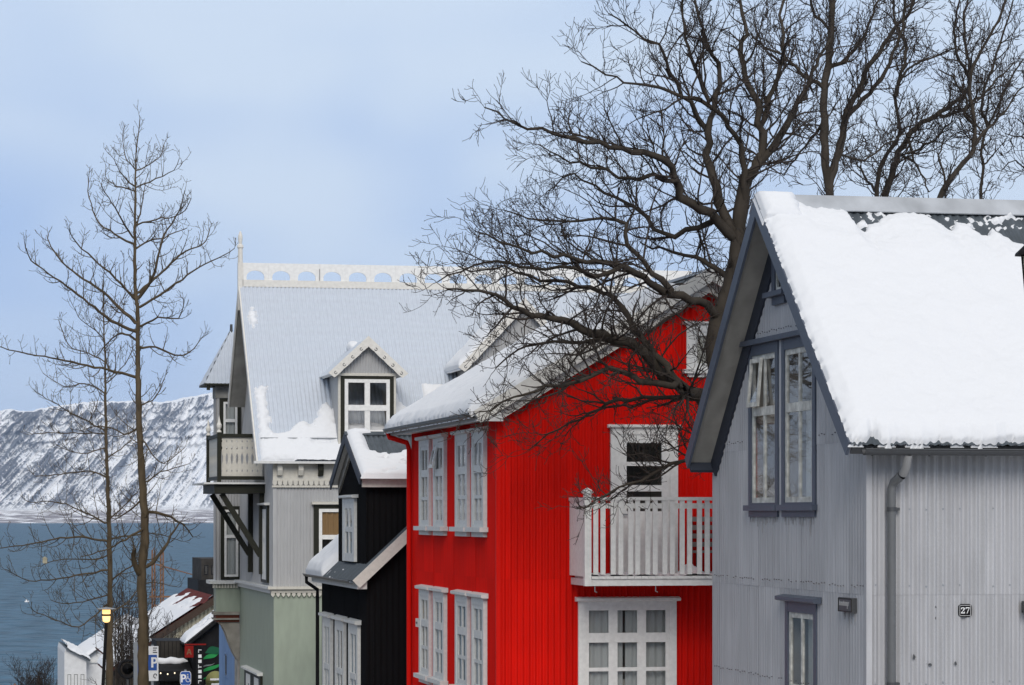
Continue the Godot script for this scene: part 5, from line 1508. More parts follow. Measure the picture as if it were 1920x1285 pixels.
func dormer(h: Node, xc: float, hw: float, ro: float, ye: float, ya: float, yb: float, z: float, ns: Transform3D, small: bool) -> void:
	var fw := front_wall(z)
	var mb := MB.new()
	var d := Vector3.ZERO
	var zb := z - (ye - 1.09) / 1.1314 - 0.3
	# cheeks
	for s: float in [-1.0, 1.0]:
		mb.prism(street_wall(xc + s * hw), PackedVector2Array([Vector2(z, yb), Vector2(z, ye), Vector2(zb, ye)]), -0.02, 0.02)
	var body := put(mb, "dormer", M.villa_grey, h)
	var k := (ya - ye) / ro
	var top := ye + 0.02
	mb = MB.new()
	corrugate(mb, fw, [PackedVector2Array([Vector2(xc - hw, top), Vector2(xc + hw, top), Vector2(xc + hw, ye + (ro - hw) * k), Vector2(xc, ya - 0.05), Vector2(xc - hw, ye + (ro - hw) * k)])], 0.066, 0.009, 0.012)
	put(mb, "gable_sheet", M.villa_grey, body)
	board(body, "lintel", fw, Vector3(xc - hw - 0.02, ye - 0.03, -0.05), Vector3(xc + hw + 0.02, ye + 0.025, 0.05), M.villa_cream)
	if small:
		window(h, fw, xc - hw + 0.03, xc + hw - 0.03, 1.62, ye - 0.032, {"called": "dormer_window", "cas": "olive", "sash": "white_paint", "cw": 0.085, "cb": 0.05, "ct": 0.065, "cd": 0.03, "sw": 0.07, "mun": 0.11, "deep": 0.01, "cols": 2, "rows": [1.0, 0.86], "bars": [0.115]}) 
		board(body, "apron_wall", fw, Vector3(xc - hw, yb, -0.05), Vector3(xc + hw, 1.62, 0.02), M.olive)
		board(body, "window_side", fw, Vector3(xc - hw - 0.015, yb, -0.05), Vector3(xc - hw + 0.03, ye - 0.03, 0.035), M.villa_cream)
		board(body, "window_side", fw, Vector3(xc + hw - 0.03, yb, -0.05), Vector3(xc + hw + 0.015, ye - 0.03, 0.035), M.villa_cream)
	else:
		board(body, "front_panel", fw, Vector3(xc - hw, yb, -0.05), Vector3(xc + hw, ye - 0.03, 0.02), M.villa_grey)
	# roof: each side ends where it runs into the main slope
	for s: float in [-1.0, 1.0]:
		var run := Vector3(-s * ro, ya - ye, 0)
		var t := slope(Vector3(xc + s * ro, ye, 0), run, Vector3(0, 0, 1) if s < 0 else Vector3(0, 0, -1))
		var za := -55.76 - (ya - 1.09) / 1.1314 - 0.06
		var ze := -55.76 - (ye - 1.09) / 1.1314 - 0.06
		var l := run.length()
		var sg := 1.0 if s < 0 else -1.0
		var z1 := z + 0.2
		mb = MB.new()
		mb.prism(t, PackedVector2Array([Vector2(sg * z1, 0), Vector2(sg * ze, 0), Vector2(sg * za, l), Vector2(sg * z1, l)]), -0.05, 0.0)
		var r := put(mb, "dormer_roof", M.grey_paint, body)
		mb = MB.new()
		corrugate(mb, t, [PackedVector2Array([Vector2(sg * z1, -0.02), Vector2(sg * ze, -0.02), Vector2(sg * za, l), Vector2(sg * z1, l)])], 0.085, 0.011, 0.013)
		put(mb, "roof_sheet", M.villa_roof, body)
		# carved bargeboard with a scrolled lower edge
		var pl := PackedVector2Array([Vector2(0.0 - 0.03, 0.05), Vector2(l + 0.05 * k, 0.05), Vector2(l - 0.10 * k, -0.10)])
		var n := roundi(l / 0.235) * 12
		for i in n + 1:
			var f := (1.0 - 0.11 * k / l) * (1.0 - float(i) / n)
			var ph := fmod(f * roundi(l / 0.235), 1.0)
			pl.append(Vector2(f * l, -0.10 - 0.008 * absf(sin(ph * PI))))
		var tb := Transform3D(Basis(t.basis.y * 1.0, t.basis.z, t.basis.y.cross(t.basis.z)), Vector3(xc + s * ro, ye, z1 + 0.0))
		mb = MB.new()
		mb.prism(tb, pl, -0.015, 0.015)
		put(mb, "bargeboard", M.cream_trim, body)
		for i in roundi(l / 0.235):                      # the scrolls cut through it
			mb = MB.new()
			var c := Vector2((i + 0.36) * 0.235, -0.045)
			var ring := PackedVector3Array()
			var rr := PackedFloat32Array()
			for q in 9:
				var an := 0.6 + q * 0.62
				ring.append(tb * Vector3(c.x + cos(an) * 0.026, c.y + sin(an) * 0.026, 0.016 * signf(tb.basis.z.z)))
				rr.append(0.008)
			mb.tube(ring, rr, 5)
			put(mb, "scroll", M.pipe, body)
		if not small and s < 0:
			snow(body, t, ze, z1, -0.03, l, 0.04, func(u: float, v: float) -> float:
				var dd := minf(minf(v + 0.03, l * 0.9 - v + 0.1 * nz(u, v, 2.0)), z1 - 0.06 - u)
				return 0.02 + 0.10 * sqrt(clampf(dd / 0.15, 0.0, 1.0)) + 0.02 * nz(u, v, 3.0) if dd > 0.0 else -0.05)
		if small and s < 0:
			snow(body, t, ze - 1.2, z1, 0, l, 0.03, func(u: float, v: float) -> float:
				var dd := 0.13 - Vector2((u + 57.3) * 0.5, v - l + 0.12).length() + 0.03 * nz(u, v, 6.0)
				return 0.02 + 0.12 * sqrt(clampf(dd / 0.1, 0.0, 1.0)) if dd > 0.0 else -0.05)

# ---- houses further down the hill ----
func far_houses() -> void:
	var mb: MB
	# blue house
	var h := thing("blue_house", "blue walled house set back beyond the villa turret", "house", Vector3(10.0, ground_y(-77.5), -77.5))
	var bw := street_wall(8.17)
	var by := ground_y(-81) - 0.3
	clad(h, bw, rect(-81, -74, by, -2.7), [hole(-79.3, -78.6, -4.55, -3.85)], [by, -2.6], 0.15, 0.008, M.blue_wall)
	board(h, "front_wall", Transform3D.IDENTITY, Vector3(8.2, by, -74.15), Vector3(12.0, -2.7, -74.0), M.blue_wall)
	board(h, "back_wall", Transform3D.IDENTITY, Vector3(8.2, by, -81.0), Vector3(12.0, -2.7, -80.85), M.blue_wall)
	board(h, "roof", Transform3D.IDENTITY, Vector3(8.12, -2.7, -81.05), Vector3(12.1, -2.6, -73.9), M.slate_roof)
	window(h, bw, -79.3, -78.6, -4.55, -3.85, {"cas": "blue_wall", "sash": "dark_metal", "cw": 0.08, "cb": 0.05, "ct": 0.05, "cd": 0.03, "sw": 0.05, "cols": 1})
	board(h, "pilaster", bw, Vector3(-76.3, by, 0.0), Vector3(-75.5, -2.75, 0.06), M.stone)
	# shop with the painted wall
	h = thing("painted_shop", "black gabled shop with green swirls painted on its wall and a snowy roof", "shop", Vector3(8.4, ground_y(-88), -88))
	var fw := front_wall(-85)
	var yb := ground_y(-91) - 0.3
	mb = MB.new()
	mb.prism(fw, PackedVector2Array([Vector2(7.75, yb), Vector2(11.5, yb), Vector2(11.5, -3.3), Vector2(9.6, -2.25), Vector2(7.75, -3.75)]), -1.5, 0.0)
	put(mb, "wall", M.char, h)
	var run := Vector3(2.1, 1.68, 0)
	var ls := slope(Vector3(7.5, -3.88, 0), run, Vector3(0, 0, 1))
	var ln := run.length()
	var rf := sheet_roof(h, ls, -86.6, -84.75, ln, 0.1, 0.15, 0.012, M.char, M.char)
	snow(rf, ls, -86.6, -84.8, 0, ln, 0.06, func(u: float, v: float) -> float:
		return 0.16 * sqrt(clampf(minf(v, minf(-84.8 - u, u + 86.6)) / 0.25, 0.0, 1.0)) * (1.0 if nz(u, v, 0.9) < 0.28 else 0.0) + 0.03 * nz(u, v, 3.0) - 0.02)
	rng.seed = 31
	var sw := [["green_dark", 8.15, -4.15, 0.55, 0.15, 0.25], ["green_paint", 8.05, -4.35, 0.5, 0.22, 0.12], ["green_paint", 7.95, -4.75, 0.75, 0.35, 0.10], ["green_paint", 8.0, -4.98, 0.7, 0.32, 0.07], ["grey_mural", 7.98, -4.62, 0.45, 0.2, 0.04], ["grey_mural", 8.0, -5.2, 0.6, 0.25, 0.05], ["grey_mural", 8.1, -5.35, 0.5, 0.2, 0.04]]
	for s in sw:
		mb = MB.new()
		var a := PackedVector2Array()
		var b := PackedVector2Array()
		for k in 11:
			var f := k / 10.0
			var c := Vector2(s[1] + s[3] * f, s[2] + s[4] * pow(f, 1.6) + 0.04 * sin(f * 5.0))
			var w: float = s[5] * sin(PI * clampf(f, 0.03, 0.97)) * 0.5
			a.append(c + Vector2(-w * 0.5, w))
			b.append(c - Vector2(-w * 0.5, w))
		b.reverse()
		a.append_array(b)
		mb.prism(fw, a, 0.0, 0.012)
		put(mb, "painted_swirl", M[s[0]], h)
	# round shop sign on it
	var sg := thing("round_sign", "round yellowish shop sign at the foot of the painted wall", "sign", Vector3(8.45, -4.95, -84.9))
	mb = MB.new()
	mb.cyl(Vector3(8.45, -5.0, -84.95), Vector3(8.45, -5.0, -84.87), 0.3, 0.3, 24)
	put(mb, "disc", M.gold, sg)
	board(sg, "letter_strip", fw, Vector3(8.28, -4.98, 0.131), Vector3(8.62, -4.92, 0.14), M.sign_white)
	board(sg, "letter_strip", fw, Vector3(8.32, -5.12, 0.131), Vector3(8.58, -5.07, 0.14), M.sign_white)
	sg = thing("vertical_sign", "tall black sign with a column of worn white letters beside the painted shop", "sign", Vector3(7.72, -4.7, -84.6))
	board(sg, "panel", front_wall(-84.6), Vector3(7.83, -5.7, 0), Vector3(8.05, -3.95, 0.06), M.char)
	for k in 10:
		var y := -4.02 - k * 0.155
		board(sg, "letter", front_wall(-84.54), Vector3(7.89, y - 0.10, 0), Vector3(7.91 if k % 3 == 0 else 7.99, y, 0.012), M.sign_white)
		board(sg, "letter", front_wall(-84.54), Vector3(7.89 + 0.02, y - 0.03 - 0.05 * (k % 2), 0), Vector3(7.99, y - 0.005 - 0.05 * (k % 2), 0.010), M.sign_white)
	sg = thing("hanging_sign", "small red sign hanging from a bracket above the dark awning", "sign", Vector3(7.55, -3.9, -84.3))
	board(sg, "panel", front_wall(-84.3), Vector3(7.46, -4.25, 0), Vector3(7.72, -3.9, 0.05), M.sign_red)
	board(sg, "arm", front_wall(-84.3), Vector3(7.46, -3.88, 0), Vector3(8.1, -3.84, 0.04), M.sign_red)
	text(sg, "emblem", "A", Vector3(7.59, -4.08, -84.245), 0.17, M.orange)
	# dark timber terrace with awning and string lights
	h = thing("terrace_shed", "dark timber shed behind the parking signs", "shed", Vector3(6.9, ground_y(-86.5), -86.5))
	mb = MB.new()
	mb.box(Transform3D.IDENTITY, Vector3(6.75, ground_y(-87) - 0.2, -88), Vector3(7.72, -3.82, -86))
	put(mb, "wall", M.char, h)
	for k in 8:
		board(h, "plank", front_wall(-86), Vector3(6.76 + k * 0.12, -5.8, 0), Vector3(6.865 + k * 0.12, -3.83, 0.03), M.brown_dark)
	var aw := thing("awning", "black awning with snow on top and small lights along its edge", "awning", Vector3(7.2, -4.6, -84.6))
	mb = MB.new()
	mb.prism(Transform3D(Basis(Vector3(0, 0, 1), Vector3.UP, Vector3(-1, 0, 0)), Vector3(7.7, 0, 0)), PackedVector2Array([Vector2(-85.95, -4.40), Vector2(-84.4, -4.66), Vector2(-84.4, -4.95), Vector2(-85.95, -4.95)]), 0.0, 1.1)
	put(mb, "cloth", M.char, aw)
	for px: float in [6.65, 7.65]:
		board(aw, "post", Transform3D.IDENTITY, Vector3(px, ground_y(-84.5) - 0.05, -84.5), Vector3(px + 0.06, -4.951, -84.44), M.char)
	mb = MB.new()
	var arr := PackedVector3Array()
	for k in 9:
		arr.append(Vector3(6.62 + k * 0.13, -4.42 + 0.02 * sin(k * 2.0), -85.5))
	mb.tube(arr, PackedFloat32Array([0.02, 0.10, 0.12, 0.1, 0.12, 0.13, 0.1, 0.08, 0.02]), 8)
	put(mb, "snow", M.snow, aw, "stuff")
	for k in 5:
		mb = MB.new()
		mb.lathe(Transform3D(Basis.IDENTITY, Vector3(6.75 + k * 0.21, -4.72 - 0.03 * (k % 2), -84.38)), PackedVector2Array([Vector2(0.001, -0.025), Vector2(0.025, 0), Vector2(0.001, 0.03)]), 8)
		put(mb, "light_bulb", M.bulb_glow, aw)
	# cream house with the rusty red roof
	h = thing("red_roof_house", "cream corrugated house with rust red roof half covered in snow", "house", Vector3(10.9, ground_y(-116), -116))
	yb = ground_y(-122) - 0.3
	clad(h, front_wall(-110.3), PackedVector2Array([Vector2(7.3, yb), Vector2(14.6, yb), Vector2(14.6, -5.6), Vector2(10.95, -3.3), Vector2(7.3, -5.65)]), [], [yb, -3.2], 0.16, 0.02, M.cream_wall)
	board(h, "side_wall", Transform3D.IDENTITY, Vector3(7.3, yb, -122), Vector3(7.45, -5.7, -110.35), M.cream_wall)
	run = Vector3(10.95 - 7.0, 2.55, 0)
	ls = slope(Vector3(7.0, -5.72, 0), run, Vector3(0, 0, 1))
	var rs := slope(Vector3(14.9, -5.72, 0), Vector3(-run.x, run.y, 0), Vector3(0, 0, -1))
	var l2 := run.length()
	rf = sheet_roof(h, ls, -122.5, -110, l2, 0.12, 0.2, 0.015, M.rust_roof, M.brown_red)
	sheet_roof(h, rs, 110, 122.5, l2, 0.12, 0.2, 0.015, M.rust_roof, M.brown_red)
	board(rf, "bargeboard", ls, Vector3(-110, -0.05, -0.22), Vector3(-109.94, l2 + 0.05, 0.03), M.brown_board)
	snow(rf, ls, -122.5, -110.1, 0, l2, 0.14, func(u: float, v: float) -> float:
		return 0.14 * smoothstep(-0.05, 0.1, 0.42 * (l2 * 0.86 - v) + 0.5 * nz(u * 0.35, v, 0.9) + 0.25 * smoothstep(-111.5, -110.4, u)) - 0.03)
	snow(h, rs, 110.1, 122.5, 0, l2, 0.2, func(_u: float, v: float) -> float:
		return 0.13 * sqrt(clampf((l2 - 0.1 - v) / 0.3, 0.0, 1.0)))
	# lower snowy lean-to with a round sign
	h = thing("snowy_shed", "low shed with a thick snow covered roof behind the street trees", "shed", Vector3(6.6, ground_y(-106), -106))
	run = Vector3(1.7, 1.15, 0)
	ls = slope(Vector3(6.35, -5.75, 0), run, Vector3(0, 0, 1))
	board(h, "wall", Transform3D.IDENTITY, Vector3(6.6, ground_y(-109) - 0.3, -109), Vector3(8.0, -5.9, -104.2), M.brown_dark)
	rf = sheet_roof(h, ls, -109.2, -104, run.length(), 0.1, 0.2, 0.015, M.rust_roof, M.brown_red)
	var l4 := run.length()
	snow(rf, ls, -109.2, -104, 0, l4, 0.07, func(u: float, v: float) -> float:
		return 0.03 + 0.2 * sqrt(clampf(minf(v + 0.1, minf(-104 - u, l4 - v)) / 0.3, 0.0, 1.0)) + 0.04 * nz(u, v, 1.5))
	sg = thing("disc_sign", "black round sign with a ring standing before the snowy shed", "sign", Vector3(5.95, -5.0, -87))
	mb = MB.new()
	var ring := PackedVector3Array()
	var rr := PackedFloat32Array()
	for k in 21:
		var an := TAU * k / 20.0
		ring.append(Vector3(5.95 + cos(an) * 0.27, -4.72 + sin(an) * 0.27, -87))
		rr.append(0.045)
	mb.tube(ring, rr, 6)
	put(mb, "ring", M.char, sg)
	mb = MB.new()
	mb.cyl(Vector3(5.95, -4.72, -87.02), Vector3(5.95, -4.72, -86.98), 0.17, 0.17, 16)
	put(mb, "disc", M.char, sg)
	board(sg, "post", Transform3D.IDENTITY, Vector3(5.92, ground_y(-87) - 0.1, -87.05), Vector3(5.98, -4.99, -87.03), M.dark_metal)
	# white houses by the shore
	for e in [[6.0, 7.0, 1.0, -6.0, -130.0, "narrow white gabled house low by the water beyond the lamp post"], [7.02, 9.6, 1.5, -5.9, -131.0, "white walled house with a snow laden roof behind the lamp post"]]:
		h = thing("white_house", e[5], "house", Vector3((e[0] + e[1]) * 0.5, ground_y(-134), -134), "white houses by the shore")
		var a: float = e[0]
		var b: float = e[1]
		var z: float = e[4]
		var y0 := ground_y(-138) - 0.3
		if e[2] < 1.2:
			mb = MB.new()
			mb.prism(front_wall(z), PackedVector2Array([Vector2(a, y0), Vector2(b, y0), Vector2(b, -6.6), Vector2(a + 0.05, -6.1), Vector2(a, -6.3)]), -7.0, 0.0)
			put(mb, "wall", M.white_wall, h)
			var d := Vector3(b - a - 0.05, -0.5, 0)
			var tt := slope(Vector3(b + 0.1, -6.66, 0), -d, Vector3(0, 0, -1))
			mb = MB.new()
			mb.box(tt, Vector3(130 - 0.2, -0.05, 0.0), Vector3(137, d.length() + 0.1, 0.07))
			var wr := put(mb, "roof", M.slate_roof, h)
			snow(wr, tt, 129.8, 137, -0.05, d.length() + 0.1, 0.06, func(u: float, v: float) -> float:
				return 0.09 + 0.12 * sqrt(clampf(minf(v + 0.05, minf(u - 129.8, 1.0)) / 0.3, 0.0, 1.0)) + 0.09 * nz(u, v, 1.6))
			for k in 3:
				window(h, front_wall(z), a + 0.12 + k * 0.3, a + 0.32 + k * 0.3, -8.0, -7.25, {"cas": "grey_paint", "sash": "dark_metal", "cw": 0.02, "cb": 0.02, "ct": 0.02, "cd": 0.03, "sw": 0.02, "cols": 1})
		else:
			mb = MB.new()
			mb.prism(front_wall(z), PackedVector2Array([Vector2(a, y0), Vector2(b, y0), Vector2(b, -4.9), Vector2(a, -6.62)]), -7.0, 0.0)
			put(mb, "wall", M.white_wall, h)
			var d := Vector3(b - a, 1.72, 0)
			var tt := slope(Vector3(a - 0.1, -6.68, 0), d, Vector3(0, 0, 1))
			mb = MB.new()
			mb.box(tt, Vector3(-138.2, 0, 0.0), Vector3(-130.8, d.length(), 0.07))
			var wr := put(mb, "roof", M.slate_roof, h)
			snow(wr, tt, -138.2, -130.8, 0, d.length(), 0.09, func(u: float, v: float) -> float:
				return 0.08 + 0.15 * sqrt(clampf(minf(v, minf(-130.8 - u, 1.0)) / 0.3, 0.0, 1.0)) + 0.03 * nz(u, v, 1.6))
			board(h, "cornice", front_wall(z), Vector3(a - 0.05, -6.8, 0), Vector3(a + 0.9, -6.68, 0.1), M.grey_paint)
	# dark warehouse tower and harbour crane at the waterfront
	h = thing("warehouse", "dark brown square block standing by the waterfront", "building", Vector3(19.8, ground_y(-204), -204))
	mb = MB.new()
	mb.box(Transform3D.IDENTITY, Vector3(18.88, ground_y(-206) - 0.3, -207), Vector3(21.5, -3.04, -200))
	put(mb, "wall", M.brown_dark, h)
	board(h, "lower_wing", Transform3D.IDENTITY, Vector3(18.62, ground_y(-206) - 0.3, -208), Vector3(21.8, -4.55, -199.5), M.char)
	for k in 3:
		window(h, front_wall(-200), 19.08 + k * 0.5, 19.38 + k * 0.5, -4.2, -3.5, {"cas": "char", "sash": "char", "cw": 0.04, "cb": 0.04, "ct": 0.04, "cd": 0.04, "sw": 0.03, "cols": 1})
	var cr := thing("harbour_crane", "rusty orange crane with two masts standing at the harbour", "crane", Vector3(19.8, ground_y(-235), -250))
	for px: float in [19.25, 20.0]:
		for k in 2:
			mb = MB.new()
			mb.cyl(Vector3(px + k * 0.25, -20.5, -250), Vector3(px + k * 0.22, -3.0, -250), 0.10, 0.07, 6)
			put(mb, "mast", M.orange, cr)
	mb = MB.new()
	for k in 14:
		var y := -9.0 + k * 0.45
		mb.cyl(Vector3(20.0, y, -250), Vector3(20.24, y + 0.4, -250), 0.03, 0.03, 4)
		mb.cyl(Vector3(19.25, y, -250), Vector3(19.49, y + 0.4, -250), 0.03, 0.03, 4)
	put(mb, "lattice", M.orange, cr, "stuff")
	mb = MB.new()
	mb.cyl(Vector3(19.6, -4.3, -250), Vector3(23.8, -5.5, -250), 0.06, 0.04, 5)
	put(mb, "jib", M.orange, cr)
	board(cr, "cab", Transform3D.IDENTITY, Vector3(19.4, -8.6, -251), Vector3(20.5, -7.9, -249.6), M.orange)
	board(cr, "deck", Transform3D.IDENTITY, Vector3(19.0, -7.25, -250.3), Vector3(22.5, -7.1, -249.8), M.orange)
	board(cr, "walkway", Transform3D.IDENTITY, Vector3(20.7, -8.5, -250.6), Vector3(22.6, -8.3, -249.8), M.brown_dark)
	var bt := thing("boat", "tiny white boat out on the bay", "boat", Vector3(21.8, -20, -660))
	mb = MB.new()
	mb.prism(Transform3D(Basis(Vector3(1, 0, 0), Vector3.UP, Vector3(0, 0, 1)), Vector3(21.8, -20, -660)), PackedVector2Array([Vector2(-0.45, -0.1), Vector2(0.4, -0.1), Vector2(0.6, 0.28), Vector2(-0.5, 0.25)]), -0.4, 0.4)
	put(mb, "hull", M.sign_white, bt)
	board(bt, "cabin", Transform3D.IDENTITY, Vector3(21.6, -19.75, -660.2), Vector3(21.9, -19.4, -659.8), M.sign_white)

# ---- lamp post, signs, posts ----
func street_things() -> void:
	var mb: MB
	var g := ground_y(-64)
	var lp := thing("street_lamp", "black street lamp glowing warm under a flat round shade", "street lamp", Vector3(3.70, g, -64))
	var top := Vector3(3.894, -2.385, -64)
	mb = MB.new()
	mb.tube(PackedVector3Array([Vector3(3.68, g - 0.1, -64), Vector3(3.70, g + 0.8, -64), Vector3(3.72, g + 0.85, -64), top]), PackedFloat32Array([0.075, 0.075, 0.045, 0.036]), 10)
	put(mb, "pole", M.char, lp)
	mb = MB.new()
	var t := Transform3D(Basis.IDENTITY.scaled(Vector3.ONE * 0.8), top)
	mb.lathe(t, PackedVector2Array([Vector2(0.04, -0.04), Vector2(0.10, 0.0), Vector2(0.115, 0.14), Vector2(0.10, 0.15)]), 14)
	put(mb, "lower_glass", M.lamp_glow, lp)
	mb = MB.new()
	mb.cyl(top + Vector3(0, 0.12, 0), top + Vector3(0, 0.16, 0), 0.10, 0.10, 14)
	put(mb, "collar", M.char, lp)
	mb = MB.new()
	mb.lathe(t, PackedVector2Array([Vector2(0.10, 0.20), Vector2(0.115, 0.21), Vector2(0.115, 0.35), Vector2(0.09, 0.36)]), 14)
	put(mb, "upper_glass", M.lamp_glow, lp)
	mb = MB.new()
	mb.lathe(t, PackedVector2Array([Vector2(0.002, 0.345), Vector2(0.27, 0.335), Vector2(0.285, 0.35), Vector2(0.12, 0.385), Vector2(0.002, 0.40)]), 20)
	put(mb, "shade", M.pipe_pale, lp)
	for y: float in [0.056, 0.224]:
		var li := OmniLight3D.new()
		li.light_color = Color(1.0, 0.80, 0.5)
		li.light_energy = 0.25
		li.light_size = 0.1
		li.omni_range = 30.0
		li.omni_attenuation = 2.0
		li.shadow_enabled = true
		li.position = top + Vector3(0, y, 0) - lp.position
		lp.add_child(li)
	# tall parking information sign
	g = ground_y(-72)
	var sg := thing("parking_sign", "tall white and blue parking sign standing behind the thick tree trunk", "sign", Vector3(5.4, g, -72))
	board(sg, "panel", front_wall(-72), Vector3(5.40, -4.22, 0), Vector3(5.70, -3.33, 0.03), M.sign_white)
	board(sg, "blue_field", front_wall(-72), Vector3(5.41, -3.95, 0.03), Vector3(5.66, -3.55, 0.036), M.sign_blue)
	text(sg, "letter", "P", Vector3(5.59, -3.75, -71.962), 0.26, M.sign_white)
	mb = MB.new()
	for k in 3:
		mb.box(front_wall(-72), Vector3(5.56, -3.39 - k * 0.055, 0.03), Vector3(5.67 - 0.03 * (k % 2), -3.365 - k * 0.055, 0.036))
	var arr := PackedVector3Array()
	for k in 10:
		var an := TAU * k / 11.0
		arr.append(Vector3(5.62 + cos(an) * 0.04, -4.09 + sin(an) * 0.055, -71.965))
	var ra := PackedFloat32Array()
	ra.resize(10)
	ra.fill(0.011)
	mb.tube(arr, ra, 5)
	put(mb, "small_print", M.dark_metal, sg)
	board(sg, "post", Transform3D.IDENTITY, Vector3(5.52, g - 0.1, -72.06), Vector3(5.58, -3.3, -72.0), M.steel)
	sg = thing("blue_board", "narrow blue notice board on grey posts beside the thick tree trunk", "sign", Vector3(5.2, g, -73))
	board(sg, "post", Transform3D.IDENTITY, Vector3(5.14, ground_y(-73) - 0.1, -73), Vector3(5.24, -3.27, -72.9), M.steel)
	board(sg, "panel", Transform3D.IDENTITY, Vector3(5.24, -4.3, -72.98), Vector3(5.36, -3.32, -72.93), M.sign_blue)
	# reserved parking plate
	g = ground_y(-84)
	sg = thing("parking_plate", "square blue plate with white P and wheelchair symbol", "sign", Vector3(7.46, g, -84))
	mb = MB.new()
	var pl := PackedVector2Array()
	for k in 24:
		var an := TAU * (k + 0.5) / 24
		pl.append(Vector2(7.46 + clampf(cos(an) * 0.20, -0.165, 0.165), -4.855 + clampf(sin(an) * 0.26, -0.21, 0.21)))
	mb.prism(front_wall(-84), pl, 0.0, 0.02)
	put(mb, "plate", M.sign_white, sg)
	pl = PackedVector2Array()
	for k in 24:
		var an := TAU * (k + 0.5) / 24
		pl.append(Vector2(7.46 + clampf(cos(an) * 0.185, -0.15, 0.15), -4.855 + clampf(sin(an) * 0.245, -0.195, 0.195)))
	mb = MB.new()
	mb.prism(front_wall(-84), pl, 0.02, 0.026)
	put(mb, "blue_field", M.sign_blue, sg)
	text(sg, "letter", "P", Vector3(7.39, -4.86, -83.972), 0.24, M.sign_white)
	mb = MB.new()
	mb.cyl(Vector3(7.525, -4.75, -83.974), Vector3(7.525, -4.75, -83.965), 0.028, 0.028, 10)
	mb.tube(PackedVector3Array([Vector3(7.525, -4.78, -83.97), Vector3(7.53, -4.87, -83.97), Vector3(7.58, -4.875, -83.97), Vector3(7.60, -4.95, -83.97)]), PackedFloat32Array([0.014, 0.014, 0.014, 0.012]), 5)
	arr = PackedVector3Array()
	for k in 9:
		var an := PI * 0.6 + k * 0.5
		arr.append(Vector3(7.53 + cos(an) * 0.06, -4.90 + sin(an) * 0.065, -83.97))
	ra.resize(9)
	ra.fill(0.010)
	mb.tube(arr, ra, 5)
	put(mb, "wheelchair_symbol", M.sign_white, sg)
	board(sg, "post", Transform3D.IDENTITY, Vector3(7.43, g - 0.1, -84.06), Vector3(7.49, -4.6, -84.005), M.steel)
	# lantern at the edge of the picture, on its post up the street
	var g2 := ground_y(-20)
	var ln := thing("post_lantern", "black lantern with pale glass on a post before the snowy roof", "street lamp", Vector3(8.22, g2, -20))
	var c := Vector3(8.22, 0, -20)
	mb = MB.new()
	mb.tube(PackedVector3Array([c + Vector3(0, g2 - 0.1, 0), c + Vector3(0, g2 + 0.6, 0), c + Vector3(0, g2 + 0.65, 0), c + Vector3(0, 1.45, 0)]), PackedFloat32Array([0.09, 0.08, 0.045, 0.035]), 10)
	put(mb, "pole", M.char, ln)
	var y1 := 2.0
	mb = MB.new()
	mb.lathe(Transform3D(Basis(Vector3.UP, 0.3), c), PackedVector2Array([Vector2(0.175, y1 - 0.02), Vector2(0.17, y1), Vector2(0.10, y1 + 0.06), Vector2(0.07, y1 + 0.13), Vector2(0.02, y1 + 0.16), Vector2(0.002, y1 + 0.23)]), 6)
	mb.lathe(Transform3D(Basis(Vector3.UP, 0.3), c), PackedVector2Array([Vector2(0.002, y1 - 0.02), Vector2(0.175, y1 - 0.02)]), 6)
	put(mb, "cap", M.char, ln)
	mb = MB.new()
	for k in 6:
		var an := TAU * k / 6 - 0.3
		mb.cyl(c + Vector3(cos(an) * 0.07, 1.5, sin(an) * 0.07), c + Vector3(cos(an) * 0.115, y1 - 0.02, sin(an) * 0.115), 0.008, 0.008, 5)
	mb.cyl(c + Vector3(0, 1.45, 0), c + Vector3(0, 1.5, 0), 0.04, 0.08, 6)
	put(mb, "frame", M.char, ln)
	mb = MB.new()
	mb.lathe(Transform3D(Basis(Vector3.UP, 0.3), c), PackedVector2Array([Vector2(0.066, 1.5), Vector2(0.11, y1 - 0.022)]), 6)
	put(mb, "glass", M.lantern_glass, ln)
	# pale box hung in the farther street tree
	var nb := thing("bird_box", "small pale yellow box hanging among bare twigs over the water", "bird box", Vector3(2.62, -1.10, -66.6))
	board(nb, "box", Transform3D.IDENTITY, Vector3(2.57, -1.11, -66.66), Vector3(2.67, -1.0, -66.56), M.cream_wall)
	mb = MB.new()
	mb.prism(front_wall(-66.6), PackedVector2Array([Vector2(2.555, -1.0), Vector2(2.685, -1.0), Vector2(2.62, -0.95)]), -0.08, 0.06)
	put(mb, "lid", M.cream_wall, nb)
	mb = MB.new()
	mb.cyl(Vector3(2.62, -0.96, -66.6), Vector3(2.62, -0.8, -66.6), 0.004, 0.004, 4)
	put(mb, "cord", M.char, nb)
	# rusty mooring posts in the scrub
	for e in [[5.60, -8.45, -150.0, "tall rusty mooring post among the shore scrub"], [4.35, -8.85, -150.5, "short rusty mooring post among the shore scrub"]]:
		var pt := thing("mooring_post", e[3], "post", Vector3(e[0], ground_y(-150), e[2]), "mooring posts")
		mb = MB.new()
		mb.lathe(Transform3D(Basis.IDENTITY, Vector3(e[0], 0, e[2])), PackedVector2Array([Vector2(0.13, ground_y(-150) - 0.2), Vector2(0.11, e[1] - 0.3), Vector2(0.12, e[1] - 0.28), Vector2(0.09, e[1] - 0.1), Vector2(0.002, e[1])]), 10)
		put(mb, "shaft", M.orange, pt)

